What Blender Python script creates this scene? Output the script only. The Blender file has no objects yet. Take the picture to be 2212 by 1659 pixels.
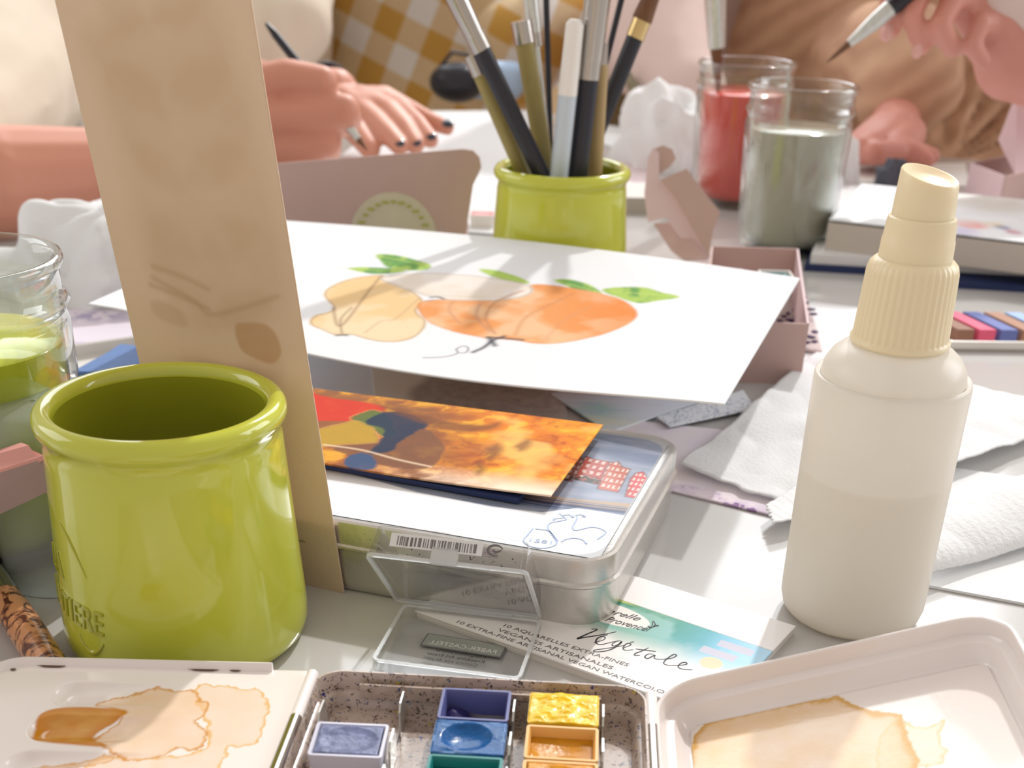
import bpy, bmesh, math, random
import numpy as np
from mathutils import Vector, Matrix, noise as mnoise
random.seed(7); np.random.seed(7)
SC = bpy.context.scene
COL = SC.collection
PI = math.pi

# ------------------------------------------------------------------ camera
F, CX, CY, H = 2665.0, 1106.0, 1400.0, 0.20
TH, ROLL = math.radians(31.2), math.radians(1.4)
fw = np.array([0, math.cos(TH), -math.sin(TH)])
up0 = np.array([0, math.sin(TH), math.cos(TH)]); rt0 = np.array([1., 0, 0])
rt = math.cos(ROLL)*rt0 + math.sin(ROLL)*up0
up = -math.sin(ROLL)*rt0 + math.cos(ROLL)*up0
CAM = np.array([0, 0, H])
cd = bpy.data.cameras.new('camera'); co = bpy.data.objects.new('camera', cd); COL.objects.link(co)
m = Matrix(((rt[0], up[0], -fw[0], 0), (rt[1], up[1], -fw[1], 0), (rt[2], up[2], -fw[2], H), (0, 0, 0, 1)))
co.matrix_world = m
cd.sensor_width = 36; cd.lens = 36*F/2212; cd.shift_y = (CY-829.5)/2212; cd.clip_start = .01
cd.dof.use_dof = True; cd.dof.focus_distance = .385; cd.dof.aperture_fstop = 17
SC.camera = co

# ------------------------------------------------------------------ light
SC.view_settings.view_transform = 'Standard'; SC.view_settings.look = 'None'
SC.view_settings.gamma = 1; SC.view_settings.use_curve_mapping = False
SC.view_settings.exposure = 0.08
W = bpy.data.worlds.new('world'); SC.world = W; W.use_nodes = True
W.node_tree.nodes['Background'].inputs[0].default_value = (1.0, .89, .80, 1)
W.node_tree.nodes['Background'].inputs[1].default_value = .63
def lamp(name, typ, loc, tgt, energy, color=(1, 1, 1), size=None, size_y=None, angle=None):
    d = bpy.data.lights.new(name, typ); d.energy = energy; d.color = color
    if typ == 'AREA':
        d.shape = 'RECTANGLE'; d.size = size; d.size_y = size_y
    if angle: d.angle = angle
    o = bpy.data.objects.new(name, d); COL.objects.link(o); o.location = loc
    o.rotation_euler = (Vector(tgt)-Vector(loc)).to_track_quat('-Z', 'Y').to_euler(); return o
lamp('sun', 'SUN', (.55, 1.5, 1.35), (0, 0, 0), 2.0, (1, .985, .96), angle=math.radians(1.5))
lamp('window_light_back', 'AREA', (.1, 3.0, 1.75), (0, .5, 0), 42, (.90, .95, 1), 2.6, 1.5)
lamp('window_light_right', 'AREA', (2.3, 1.2, 1.0), (0, .5, 0), 26, (.90, .95, 1), 1.6, 1.2)
lamp('window_light_left', 'AREA', (-2.3, .9, 1.1), (0, .5, 0), 12, (.95, .97, 1), 1.6, 1.2)

# ------------------------------------------------------------------ helpers
def ray(x, y): return fw + rt*(x-CX)/F - up*(y-CY)/F
def at(x, y, z=0.):
    r = ray(x, y); return CAM + r*(z-H)/r[2]
def atY(x, y, Y):
    r = ray(x, y); return CAM + r*Y/r[1]
def sr(h):
    if isinstance(h, str):
        h = h.lstrip('#'); h = [int(h[i:i+2], 16)/255 for i in (0, 2, 4)]
    return np.array([c/12.92 if c <= .04045 else ((c+.055)/1.055)**2.4 for c in h])
ORG = {}
def reg(o, org): ORG[o.name] = np.array(org, float); return o
def tag(o, label=None, cat=None, group=None, kind=None):
    if label: o['label'] = label
    if cat: o['category'] = cat
    if group: o['group'] = group
    if kind: o['kind'] = kind
    return o
def thing(name, label, cat, loc, group=None):
    o = bpy.data.objects.new(name, None); COL.objects.link(o); o.location = [float(v) for v in loc]
    o.empty_display_size = .01
    tag(o, label, cat, group); return reg(o, loc)
class MB:
    def __init__(s): s.v = []; s.f = []; s.col = None
    def add(s, vs, fs):
        n = len(s.v); s.v += [tuple(map(float, p)) for p in vs]; s.f += [tuple(i+n for i in f) for f in fs]; return s
    def box(s, c, d, R=None):
        c = np.array(c, float); d = np.array(d, float)/2; R = np.eye(3) if R is None else np.array(R)
        vs = [c + R@(np.array(q)*d) for q in [(-1,-1,-1),(1,-1,-1),(1,1,-1),(-1,1,-1),(-1,-1,1),(1,-1,1),(1,1,1),(-1,1,1)]]
        return s.add(vs, [(0,3,2,1),(4,5,6,7),(0,1,5,4),(1,2,6,5),(2,3,7,6),(3,0,4,7)])
    def rings(s, R, cap0=True, cap1=True, close=False):
        n = len(R[0]); vs = [p for r in R for p in r]; fs = []
        k = len(R)
        for i in range(k if close else k-1):
            a = i*n; b = ((i+1) % k)*n
            for j in range(n):
                fs.append((a+j, a+(j+1) % n, b+(j+1) % n, b+j))
        if not close:
            if cap0: fs.append(tuple(range(n-1, -1, -1)))
            if cap1: fs.append(tuple(range((k-1)*n, k*n)))
        return s.add(vs, fs)
    def lathe(s, prof, c, n=64, cap0=True, cap1=True, close=False, axis=None):
        c = np.array(c, float); R = []
        for r, z in prof:
            R.append([c+np.array([r*math.cos(2*PI*j/n), r*math.sin(2*PI*j/n), z]) for j in range(n)])
        return s.rings(R, cap0, cap1, close)
    def tube(s, pts, rad, n=12, caps=True, flat=1.0):
        pts = [np.array(p, float) for p in pts]; k = len(pts)
        if not hasattr(rad, '__len__'): rad = [rad]*k
        R = []; t0 = pts[1]-pts[0]; t0 /= np.linalg.norm(t0)
        a = np.array([0, 0, 1.]) if abs(t0[2]) < .9 else np.array([1., 0, 0])
        u = np.cross(t0, a); u /= np.linalg.norm(u)
        for i in range(k):
            t = pts[min(i+1, k-1)]-pts[max(i-1, 0)]; t /= np.linalg.norm(t)
            u = u - t*(u@t); u /= np.linalg.norm(u); w = np.cross(t, u)
            R.append([pts[i]+rad[i]*(math.cos(2*PI*j/n)*u+flat*math.sin(2*PI*j/n)*w) for j in range(n)])
        return s.rings(R, caps, caps)
    def ball(s, c, r, nu=16, nv=10, R=None):
        r = np.array(r if hasattr(r, '__len__') else [r]*3, float); R = np.eye(3) if R is None else R
        rr = []
        for i in range(1, nv):
            t = PI*i/nv
            rr.append([np.array(c)+R@(r*np.array([math.sin(t)*math.cos(2*PI*j/nu), math.sin(t)*math.sin(2*PI*j/nu), -math.cos(t)])) for j in range(nu)])
        return s.rings(rr)
    def prism(s, poly, n, th):
        """extrude a planar 3-D polygon along n by th"""
        n = np.array(n, float)*th; poly = [np.array(p, float) for p in poly]
        return s.rings([poly, [p+n for p in poly]])
    def build(s, name, mat, parent=None, smooth=False, label=None, angle=None):
        org = ORG[parent.name] if parent is not None else (np.mean(s.v, axis=0) if s.v else np.zeros(3))
        me = bpy.data.meshes.new(name)
        me.from_pydata([tuple(np.array(p)-org) for p in s.v], [], s.f)
        bm = bmesh.new(); bm.from_mesh(me)
        bmesh.ops.recalc_face_normals(bm, faces=bm.faces); bm.to_mesh(me); bm.free()
        if mat: me.materials.append(mat)
        if smooth:
            me.shade_smooth()
            if smooth != 'all': me.set_sharp_from_angle(angle=math.radians(angle or 38))
        o = bpy.data.objects.new(name, me); COL.objects.link(o)
        if parent is not None: o.parent = parent
        else: o.location = [float(x) for x in org]
        if label: o['label'] = label
        return reg(o, org)
class Fr:
    """frame: origin o, in-plane axes ex, ey, normal n"""
    def __init__(s, o, ex, ey):
        s.o = np.array(o, float); s.ex = np.array(ex, float); s.ex /= np.linalg.norm(s.ex)
        ey = np.array(ey, float); ey = ey - s.ex*(ey@s.ex); s.ey = ey/np.linalg.norm(ey); s.n = np.cross(s.ex, s.ey)
    def w(s, x, y, z=0): return s.o + s.ex*x + s.ey*y + s.n*z
    def px(s, X, Y):
        r = ray(X, Y); t = ((s.o-CAM)@s.n)/(r@s.n); p = CAM+r*t-s.o; return (p@s.ex, p@s.ey)
    def R(s): return np.array([s.ex, s.ey, s.n]).T
def rrect(w, h, r, k=6, cx=0, cy=0):
    """rounded rectangle outline, centred"""
    r = min(r, w/2-1e-5, h/2-1e-5); out = []
    for (sx, sy, a0) in ((1, 1, 0), (-1, 1, 90), (-1, -1, 180), (1, -1, 270)):
        for i in range(k+1):
            a = math.radians(a0+90*i/k)
            out.append((cx+sx*(w/2-r)+r*math.cos(a), cy+sy*(h/2-r)+r*math.sin(a)))
    return out
def loft(fr, w, h, r, prof, k=6, cx=0, cy=0, close=False, mb=None, caps=(True, True)):
    """prof: (inset, z)"""
    mb = mb or MB(); R = []
    for ins, z in prof:
        R.append([fr.w(x, y, z) for x, y in rrect(w-2*ins, h-2*ins, max(r-ins, .0003), k, cx, cy)])
    return mb.rings(R, caps[0], caps[1], close)

# ------------------------------------------------------------------ materials
def mat(name, color, rough=.5, metal=0., spec=.5, bump=0., bscale=400., vary=.06, vscale=60., trans=0., ior=1.45, coat=0.,
        sss=0., transluc=0., sheen=0., stretch=None):
    m = bpy.data.materials.new(name); m.use_nodes = True; nt = m.node_tree; N = nt.nodes; L = nt.links
    b = N['Principled BSDF']; out = N['Material Output']
    c = sr(color) if isinstance(color, str) else np.array(color)
    tc = N.new('ShaderNodeTexCoord'); src = tc.outputs['Object']
    if stretch:
        mp = N.new('ShaderNodeMapping'); mp.inputs['Scale'].default_value = stretch; L.new(src, mp.inputs[0]); src = mp.outputs[0]
    if vary > 0:
        nz = N.new('ShaderNodeTexNoise'); nz.inputs['Scale'].default_value = vscale; nz.inputs['Detail'].default_value = 3; L.new(src, nz.inputs['Vector'])
        mx = N.new('ShaderNodeMix'); mx.data_type = 'RGBA'
        mx.inputs[6].default_value = (*np.clip(c*(1-vary), 0, 1), 1); mx.inputs[7].default_value = (*np.clip(c*(1+vary), 0, 1), 1)
        L.new(nz.outputs['Fac'], mx.inputs[0]); L.new(mx.outputs[2], b.inputs['Base Color'])
    else: b.inputs['Base Color'].default_value = (*c, 1)
    b.inputs['Roughness'].default_value = rough; b.inputs['Metallic'].default_value = metal
    b.inputs['Specular IOR Level'].default_value = spec; b.inputs['IOR'].default_value = ior
    b.inputs['Transmission Weight'].default_value = trans; b.inputs['Coat Weight'].default_value = coat
    b.inputs['Coat Roughness'].default_value = .06
    if sss: b.inputs['Subsurface Weight'].default_value = sss; b.inputs['Subsurface Scale'].default_value = .004; b.inputs['Subsurface Radius'].default_value = (1, .5, .3)
    if sheen: b.inputs['Sheen Weight'].default_value = sheen
    if bump:
        n2 = N.new('ShaderNodeTexNoise'); n2.inputs['Scale'].default_value = bscale; n2.inputs['Detail'].default_value = 4; L.new(src, n2.inputs['Vector'])
        bp = N.new('ShaderNodeBump'); bp.inputs['Strength'].default_value = bump; bp.inputs['Distance'].default_value = .001
        L.new(n2.outputs['Fac'], bp.inputs['Height']); L.new(bp.outputs[0], b.inputs['Normal'])
    if transluc:
        t = N.new('ShaderNodeBsdfTranslucent'); t.inputs[0].default_value = (*c, 1)
        ms = N.new('ShaderNodeMixShader'); ms.inputs[0].default_value = transluc
        L.new(b.outputs[0], ms.inputs[1]); L.new(t.outputs[0], ms.inputs[2]); L.new(ms.outputs[0], out.inputs[0])
    return m
def vmat(name, rough=.6, transluc=0., coat=0., bump=0., bscale=900., metal=0.):
    """printed or painted surface: colour from the mesh's own colour attribute (the artwork)"""
    m = mat(name, (1, 1, 1), rough, metal, spec=.22, bump=bump, bscale=bscale, vary=0, coat=coat, transluc=transluc)
    N = m.node_tree.nodes; L = m.node_tree.links
    a = N.new('ShaderNodeVertexColor'); a.layer_name = 'art'; L.new(a.outputs[0], N['Principled BSDF'].inputs['Base Color'])
    for n in N:
        if n.type == 'BSDF_TRANSLUCENT': L.new(a.outputs[0], n.inputs[0])
    return m
M = {}
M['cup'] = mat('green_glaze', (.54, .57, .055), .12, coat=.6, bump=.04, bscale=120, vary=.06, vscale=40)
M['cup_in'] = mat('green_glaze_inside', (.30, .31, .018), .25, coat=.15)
M['paper'] = mat('white_paper', (.86, .87, .88), .8, bump=.15, bscale=900, vary=.015, transluc=.15)
M['paper2'] = mat('warm_white_paper', (.84, .81, .77), .8, bump=.15, bscale=900, vary=.02, transluc=.12)
M['tissue'] = mat('tissue', (.91, .915, .92), .95, bump=.5, bscale=700, vary=.03, transluc=.3)
def thin(name, tint, power, rough, base_refl=0.):
    m = bpy.data.materials.new(name); m.use_nodes = True; N = m.node_tree.nodes; L = m.node_tree.links; out = N['Material Output']; N.remove(N['Principled BSDF'])
    t = N.new('ShaderNodeBsdfTransparent'); t.inputs[0].default_value = (*tint, 1)
    g = N.new('ShaderNodeBsdfGlossy'); g.inputs['Roughness'].default_value = rough
    lw = N.new('ShaderNodeLayerWeight'); lw.inputs[0].default_value = .5
    f = N.new('ShaderNodeMath'); f.operation = 'POWER'; f.inputs[1].default_value = power; L.new(lw.outputs['Facing'], f.inputs[0])
    tc = N.new('ShaderNodeTexCoord'); nz = N.new('ShaderNodeTexNoise'); nz.inputs['Scale'].default_value = 90; L.new(tc.outputs['Object'], nz.inputs[0])
    bp = N.new('ShaderNodeBump'); bp.inputs['Strength'].default_value = .12; bp.inputs['Distance'].default_value = .001; L.new(nz.outputs['Fac'], bp.inputs['Height'])
    L.new(bp.outputs[0], g.inputs['Normal']); L.new(bp.outputs[0], lw.inputs['Normal'])
    a = N.new('ShaderNodeMath'); a.operation = 'ADD'; a.use_clamp = True; a.inputs[1].default_value = base_refl; L.new(f.outputs[0], a.inputs[0]); a.inputs[1].default_value = base_refl+.03
    x = N.new('ShaderNodeMixShader'); L.new(a.outputs[0], x.inputs[0]); L.new(t.outputs[0], x.inputs[1]); L.new(g.outputs[0], x.inputs[2]); L.new(x.outputs[0], out.inputs[0]); return m
M['glass'] = thin('clear_glass', (.965, .985, .97), 2.3, .04)
M['plastic_clear'] = thin('clear_plastic', (.97, .975, .98), 4.0, .08, -.01)
M['frost'] = mat('frosted_plastic', (.93, .90, .84), .30, trans=.04, vary=.01, transluc=.38, bump=.05)
M['cap'] = mat('translucent_cap', (.93, .97, .97), .2, trans=.86, ior=1.15, vary=.01)
M['cream'] = mat('cream_plastic', (.88, .76, .52), .3, vary=.03, sss=.15, bump=.04)
M['tin'] = mat('brushed_tin', (.62, .60, .57), .33, metal=.85, bump=.12, bscale=500, vary=.06, vscale=200)
M['tin_edge'] = mat('tin_edge', (.72, .72, .72), .25, metal=.9)
M['enamel'] = mat('white_enamel', (.86, .80, .78), .13, coat=.5, vary=.02)
M['chrome'] = mat('chrome', (.46, .43, .40), .18, metal=1, vary=.02)
M['steel'] = mat('worn_steel', (.62, .63, .60), .28, metal=.9, vary=.15, vscale=300)
M['navy'] = mat('navy_cloth', (.012, .025, .10), .6, bump=.2)
M['black'] = mat('black_lacquer', (.02, .02, .03), .35)
M['olive'] = mat('olive_lacquer', (.30, .24, .08), .4, vary=.15, vscale=80)
M['tan'] = mat('tan_wood', (.42, .30, .14), .45, vary=.18, vscale=120, stretch=(1, 1, .1))
M['white_pl'] = mat('white_plastic', (.85, .82, .78), .3)
M['blue_pl'] = mat('pale_blue_plastic', (.55, .62, .70), .3)
M['gold'] = mat('brass', (.65, .48, .22), .25, metal=.9)
M['bristle'] = mat('brown_bristle', (.16, .07, .03), .6, vary=.4, vscale=500, stretch=(1, 1, .05))
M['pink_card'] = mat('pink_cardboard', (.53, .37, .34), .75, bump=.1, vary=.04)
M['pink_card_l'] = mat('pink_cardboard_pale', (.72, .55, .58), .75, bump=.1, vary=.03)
M['water_green'] = mat('green_water', (.50, .52, .04), .08, coat=.4, vary=.05)
M['water_red'] = mat('red_water', (.75, .09, .07), .08, coat=.4, vary=.05)
M['water_grey'] = mat('grey_water', (.44, .405, .345), .08, coat=.4, vary=.04)
M['water'] = mat('clear_water', (.9, .95, .9), .02, trans=1, ior=1.33, vary=0)
M['skin_a'] = mat('tanned_skin', (.55, .25, .14), .5, sss=.1, bump=.1, bscale=300, vary=.08)
M['skin_b'] = mat('pink_skin', (.72, .36, .29), .5, sss=.1, bump=.1, bscale=300, vary=.10)
M['nail'] = mat('dark_nail_varnish', (.02, .03, .05), .1, coat=.5)
M['nail_pink'] = mat('pink_nail', (.75, .4, .36), .2, coat=.5)
M['hair'] = mat('dark_hair', (.05, .03, .02), .5, vary=.3)
M['linen_cream'] = mat('cream_linen', (.66, .57, .46), .9, bump=.4, bscale=200, vary=.06, vscale=12)
M['linen_white'] = mat('white_cotton', (.86, .84, .80), .9, bump=.3, bscale=200, vary=.04)
M['linen_pink'] = mat('pale_pink_linen', (.70, .55, .51), .9, bump=.4, bscale=300, vary=.06, vscale=10)
M['denim'] = mat('pale_blue_cloth', (.45, .62, .85), .85, bump=.3)
M['ink'] = mat('dark_ink', (.03, .03, .035), .6, vary=0)
M['ink_grey'] = mat('grey_ink', (.16, .15, .15), .6, vary=0)
M['ink_blue'] = mat('blue_emboss_line', (.33, .42, .62), .5, vary=0)
M['ink_white'] = mat('white_ink', (.85, .85, .8), .6, vary=0)
M['label_grey'] = mat('grey_label', (.20, .21, .19), .5, vary=.03)
M['eraser'] = mat('grey_putty_eraser', (.10, .11, .14), .8, bump=.4, bscale=150)
M['eraser_d'] = mat('dark_putty_eraser', (.05, .05, .06), .8, bump=.4, bscale=150)
M['wall'] = mat('painted_wall', (.80, .76, .70), .9, bump=.1, vary=.02, vscale=3)
M['floor'] = mat('floor_boards', (.45, .36, .28), .5, vary=.1, vscale=5)
M['label'] = mat('label_paper', (.60, .55, .42), .7, vary=.1, vscale=60)

def table_mat():
    m = mat('pale_stone_tabletop', (.54, .53, .52), .14, coat=.15, vary=.035, vscale=9, bump=.02, bscale=60); return m
M['table'] = table_mat()

# --- gingham, brown weave, splattered enamel, mottled handle
def nodes_of(m): return m.node_tree.nodes, m.node_tree.links
def gingham():
    m = mat('mustard_gingham', (.8, .8, .8), .9, vary=0, bump=.3, bscale=300); N, L = nodes_of(m); b = N['Principled BSDF']
    tc = [n for n in N if n.type == 'TEX_COORD'][0]
    mp = N.new('ShaderNodeMapping'); mp.inputs['Rotation'].default_value = (0, math.radians(-24), 0); mp.inputs['Scale'].default_value = (14, 14, 14)
    L.new(tc.outputs['Object'], mp.inputs[0]); sp = N.new('ShaderNodeSeparateXYZ'); L.new(mp.outputs[0], sp.inputs[0])
    hs = []
    for ax in ('X', 'Z'):
        f = N.new('ShaderNodeMath'); f.operation = 'FRACT'; L.new(sp.outputs[ax], f.inputs[0])
        g = N.new('ShaderNodeMath'); g.operation = 'GREATER_THAN'; g.inputs[1].default_value = .5; L.new(f.outputs[0], g.inputs[0]); hs.append(g)
    s = N.new('ShaderNodeMath'); s.operation = 'ADD'; L.new(hs[0].outputs[0], s.inputs[0]); L.new(hs[1].outputs[0], s.inputs[1])
    h = N.new('ShaderNodeMath'); h.operation = 'MULTIPLY'; h.inputs[1].default_value = .5; L.new(s.outputs[0], h.inputs[0])
    r = N.new('ShaderNodeValToRGB'); r.color_ramp.interpolation = 'CONSTANT'
    r.color_ramp.elements[0].color = (.85, .84, .82, 1); r.color_ramp.elements[1].position = .7; r.color_ramp.elements[1].color = (.62, .36, .08, 1)
    e = r.color_ramp.elements.new(.3); e.color = (.74, .58, .36, 1)
    L.new(h.outputs[0], r.inputs[0]); L.new(r.outputs[0], b.inputs['Base Color']); return m
M['gingham'] = gingham()
def weave():
    m = mat('brown_ribbed_knit', (.5, .3, .2), .9, vary=0); N, L = nodes_of(m); b = N['Principled BSDF']
    tc = [n for n in N if n.type == 'TEX_COORD'][0]
    mp = N.new('ShaderNodeMapping'); mp.inputs['Rotation'].default_value = (0, math.radians(35), 0); L.new(tc.outputs['Object'], mp.inputs[0])
    w = N.new('ShaderNodeTexWave'); w.bands_direction = 'Z'; w.inputs['Scale'].default_value = 14; w.inputs['Distortion'].default_value = 3; w.inputs['Detail'].default_value = 2; w.inputs['Detail Scale'].default_value = 1.5
    L.new(mp.outputs[0], w.inputs[0]); r = N.new('ShaderNodeValToRGB')
    r.color_ramp.elements[0].color = (.46, .265, .165, 1); r.color_ramp.elements[1].color = (.57, .35, .225, 1)
    L.new(w.outputs['Fac'], r.inputs[0]); L.new(r.outputs[0], b.inputs['Base Color'])
    bp = N.new('ShaderNodeBump'); bp.inputs['Strength'].default_value = .3; bp.inputs['Distance'].default_value = .003
    L.new(w.outputs['Fac'], bp.inputs['Height']); L.new(bp.outputs[0], b.inputs['Normal']); return m
M['brown_knit'] = weave()
def splatter():
    m = mat('splattered_enamel', (.6, .5, .45), .22, coat=.3, vary=0, bump=.1, bscale=500); N, L = nodes_of(m); b = N['Principled BSDF']
    tc = [n for n in N if n.type == 'TEX_COORD'][0]
    prev = None
    def mixn(a, fac, col):
        mx = N.new('ShaderNodeMix'); mx.data_type = 'RGBA'
        if a is None: mx.inputs[6].default_value = (.50, .40, .345, 1)
        else: L.new(a, mx.inputs[6])
        mx.inputs[7].default_value = (*col, 1); L.new(fac, mx.inputs[0]); return mx.outputs[2]
    def ramp(src, lo, hi, inv=False):
        r = N.new('ShaderNodeMapRange'); r.inputs['From Min'].default_value = lo; r.inputs['From Max'].default_value = hi
        if inv: r.inputs['To Min'].default_value = 1; r.inputs['To Max'].default_value = 0
        L.new(src, r.inputs[0]); return r.outputs[0]
    nz = N.new('ShaderNodeTexNoise'); nz.inputs['Scale'].default_value = 70; nz.inputs['Detail'].default_value = 6; L.new(tc.outputs['Object'], nz.inputs[0])
    prev = mixn(None, ramp(nz.outputs['Fac'], .5, .62), (.36, .27, .215))
    for sc, lo, hi, col, off in ((520, .30, .22, (.07, .05, .045), 0), (430, .22, .14, (.03, .05, .14), 3.1), (170, .13, .08, (.02, .03, .22), 7.7), (190, .13, .10, (.50, .38, .05), 5.2), (300, .20, .12, (.30, .31, .31), 1.3), (700, .34, .26, (.12, .08, .07), 2.3)):
        mp = N.new('ShaderNodeMapping'); mp.inputs['Location'].default_value = (off, off*.7, 0); L.new(tc.outputs['Object'], mp.inputs[0])
        wn = N.new('ShaderNodeTexNoise'); wn.inputs['Scale'].default_value = sc*1.5; L.new(mp.outputs[0], wn.inputs[0])
        ad = N.new('ShaderNodeMix'); ad.data_type = 'RGBA'; ad.blend_type = 'ADD'; ad.inputs[0].default_value = .0035
        L.new(mp.outputs[0], ad.inputs[6]); L.new(wn.outputs['Color'], ad.inputs[7])
        v = N.new('ShaderNodeTexVoronoi'); v.inputs['Scale'].default_value = sc; L.new(ad.outputs[2], v.inputs['Vector'])
        r = N.new('ShaderNodeMapRange'); r.inputs['From Min'].default_value = hi; r.inputs['From Max'].default_value = lo; r.inputs['To Min'].default_value = 1; r.inputs['To Max'].default_value = 0
        L.new(v.outputs['Distance'], r.inputs[0])
        th = N.new('ShaderNodeSeparateColor'); L.new(v.outputs['Color'], th.inputs[0])
        g = N.new('ShaderNodeMath'); g.operation = 'GREATER_THAN'; g.inputs[1].default_value = .45; L.new(th.outputs[0], g.inputs[0])
        mu = N.new('ShaderNodeMath'); mu.operation = 'MULTIPLY'; L.new(r.outputs[0], mu.inputs[0]); L.new(g.outputs[0], mu.inputs[1])
        prev = mixn(prev, mu.outputs[0], col)
    L.new(prev, b.inputs['Base Color']); return m
M['splatter'] = splatter()
def mottled():
    m = mat('mottled_orange_lacquer', (.5, .2, .1), .25, coat=.4, vary=0); N, L = nodes_of(m); b = N['Principled BSDF']
    tc = [n for n in N if n.type == 'TEX_COORD'][0]
    nz = N.new('ShaderNodeTexNoise'); nz.inputs['Scale'].default_value = 160; nz.inputs['Detail'].default_value = 5; nz.inputs['Distortion'].default_value = 1.2; L.new(tc.outputs['Object'], nz.inputs[0])
    r = N.new('ShaderNodeValToRGB'); r.color_ramp.elements[0].position = .40; r.color_ramp.elements[0].color = (.10, .03, .02, 1)
    r.color_ramp.elements[1].position = .5; r.color_ramp.elements[1].color = (.62, .29, .13, 1)
    L.new(nz.outputs['Fac'], r.inputs[0]); L.new(r.outputs[0], b.inputs['Base Color']); return m
M['mottled'] = mottled()

# ------------------------------------------------------------------ painting tools (numpy)
def _h(ix, iy, s):
    n = (ix*374761393 + iy*668265263 + s*982451653) & 0x7fffffff
    n = ((n ^ (n >> 13))*1274126177) & 0x7fffffff
    return ((n ^ (n >> 16)) & 0xffff)/65535.
def vn(x, y, s=0):
    ix = np.floor(x).astype(np.int64); iy = np.floor(y).astype(np.int64); fx = x-ix; fy = y-iy
    fx = fx*fx*(3-2*fx); fy = fy*fy*(3-2*fy)
    a = _h(ix, iy, s); b = _h(ix+1, iy, s); c = _h(ix, iy+1, s); d = _h(ix+1, iy+1, s)
    return (a*(1-fx)+b*fx)*(1-fy)+(c*(1-fx)+d*fx)*fy
def fbm(x, y, s=0, o=4):
    t = 0; a = .5; tot = 0
    for i in range(o):
        t = t+a*vn(x, y, s+i*17); tot += a; a *= .5; x = x*2.03+11.3; y = y*2.03+5.7
    return t/tot
def sdist(X, Y, poly, closed=True):
    """signed distance to polygon (inside < 0), or distance to polyline"""
    d = np.full(X.shape, 1e9); ins = np.zeros(X.shape, bool); n = len(poly)
    for i in range(n if closed else n-1):
        x0, y0 = poly[i]; x1, y1 = poly[(i+1) % n]; dx, dy = x1-x0, y1-y0
        t = np.clip(((X-x0)*dx+(Y-y0)*dy)/(dx*dx+dy*dy+1e-18), 0, 1)
        d = np.minimum(d, (X-x0-t*dx)**2+(Y-y0-t*dy)**2)
        if closed and dy != 0:
            c = ((y0 > Y) != (y1 > Y)) & (X < dx*(Y-y0)/dy+x0); ins ^= c
    d = np.sqrt(d)
    return np.where(ins, -d, d) if closed else d
def ss(d, w): return np.clip(.5-d/(2*w), 0, 1)
def bl(c, mk, col): return c*(1-mk[:, None]) + np.asarray(col)[None, :]*mk[:, None] if np.ndim(col) == 1 else c*(1-mk[:, None])+col*mk[:, None]
def smooth_poly(pts, n=8, closed=True):
    P = [np.array(p, float) for p in pts]; k = len(P); out = []
    for i in range(k if closed else k-1):
        if closed: p0, p1, p2, p3 = P[i-1], P[i], P[(i+1) % k], P[(i+2) % k]
        else: p0, p1, p2, p3 = P[max(i-1, 0)], P[i], P[i+1], P[min(i+2, k-1)]
        for j in range(n):
            t = j/n
            out.append(.5*((2*p1)+(-p0+p2)*t+(2*p0-5*p1+4*p2-p3)*t*t+(-p0+3*p1-3*p2+p3)*t**3))
    if not closed: out.append(P[-1])
    return out
def art_grid(name, fr, corners, nx, ny, colf, m, parent=None, zf=None, thick=.0003):
    """grid over the quad corners (frame xy: c00,c10,c11,c01), coloured by colf(X,Y) in frame metres"""
    c = [np.array(q, float) for q in corners]
    u, v = np.meshgrid(np.linspace(0, 1, nx), np.linspace(0, 1, ny)); u = u.ravel(); v = v.ravel()
    XY = (np.outer((1-u)*(1-v), c[0])+np.outer(u*(1-v), c[1])+np.outer(u*v, c[2])+np.outer((1-u)*v, c[3]))
    X, Y = XY[:, 0], XY[:, 1]; Z = zf(X, Y, u, v) if zf is not None else np.zeros_like(X)
    P = fr.o[None, :]+X[:, None]*fr.ex+Y[:, None]*fr.ey+Z[:, None]*fr.n
    org = ORG[parent.name] if parent is not None else P.mean(0)
    P = P-org; me = bpy.data.meshes.new(name)
    i = np.arange((nx-1)*(ny-1)); r = i//(nx-1); q = i % (nx-1); a = r*nx+q
    fs = np.stack([a, a+1, a+nx+1, a+nx], 1)
    me.vertices.add(len(P)); me.vertices.foreach_set('co', P.ravel().astype(np.float32))
    me.loops.add(fs.size); me.loops.foreach_set('vertex_index', fs.ravel().astype(np.int32))
    me.polygons.add(len(fs)); me.polygons.foreach_set('loop_start', (np.arange(len(fs))*4).astype(np.int32))
    me.update(calc_edges=True); me.validate()
    at_ = me.color_attributes.new('art', 'FLOAT_COLOR', 'POINT')
    colr = np.clip(colf(X, Y), 0, 1); at_.data.foreach_set('color', np.concatenate([colr, np.ones((len(P), 1))], 1).ravel().astype(np.float32))
    me.shade_smooth(); me.materials.append(m)
    o = bpy.data.objects.new(name, me); COL.objects.link(o)
    if thick:
        s = o.modifiers.new('thickness', 'SOLIDIFY'); s.thickness = thick; s.offset = -1
    if parent is not None: o.parent = parent
    else: o.location = [float(x) for x in org]
    return reg(o, org)
def base(X, col): return np.repeat(np.asarray(col, float)[None, :], len(X), 0)

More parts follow.
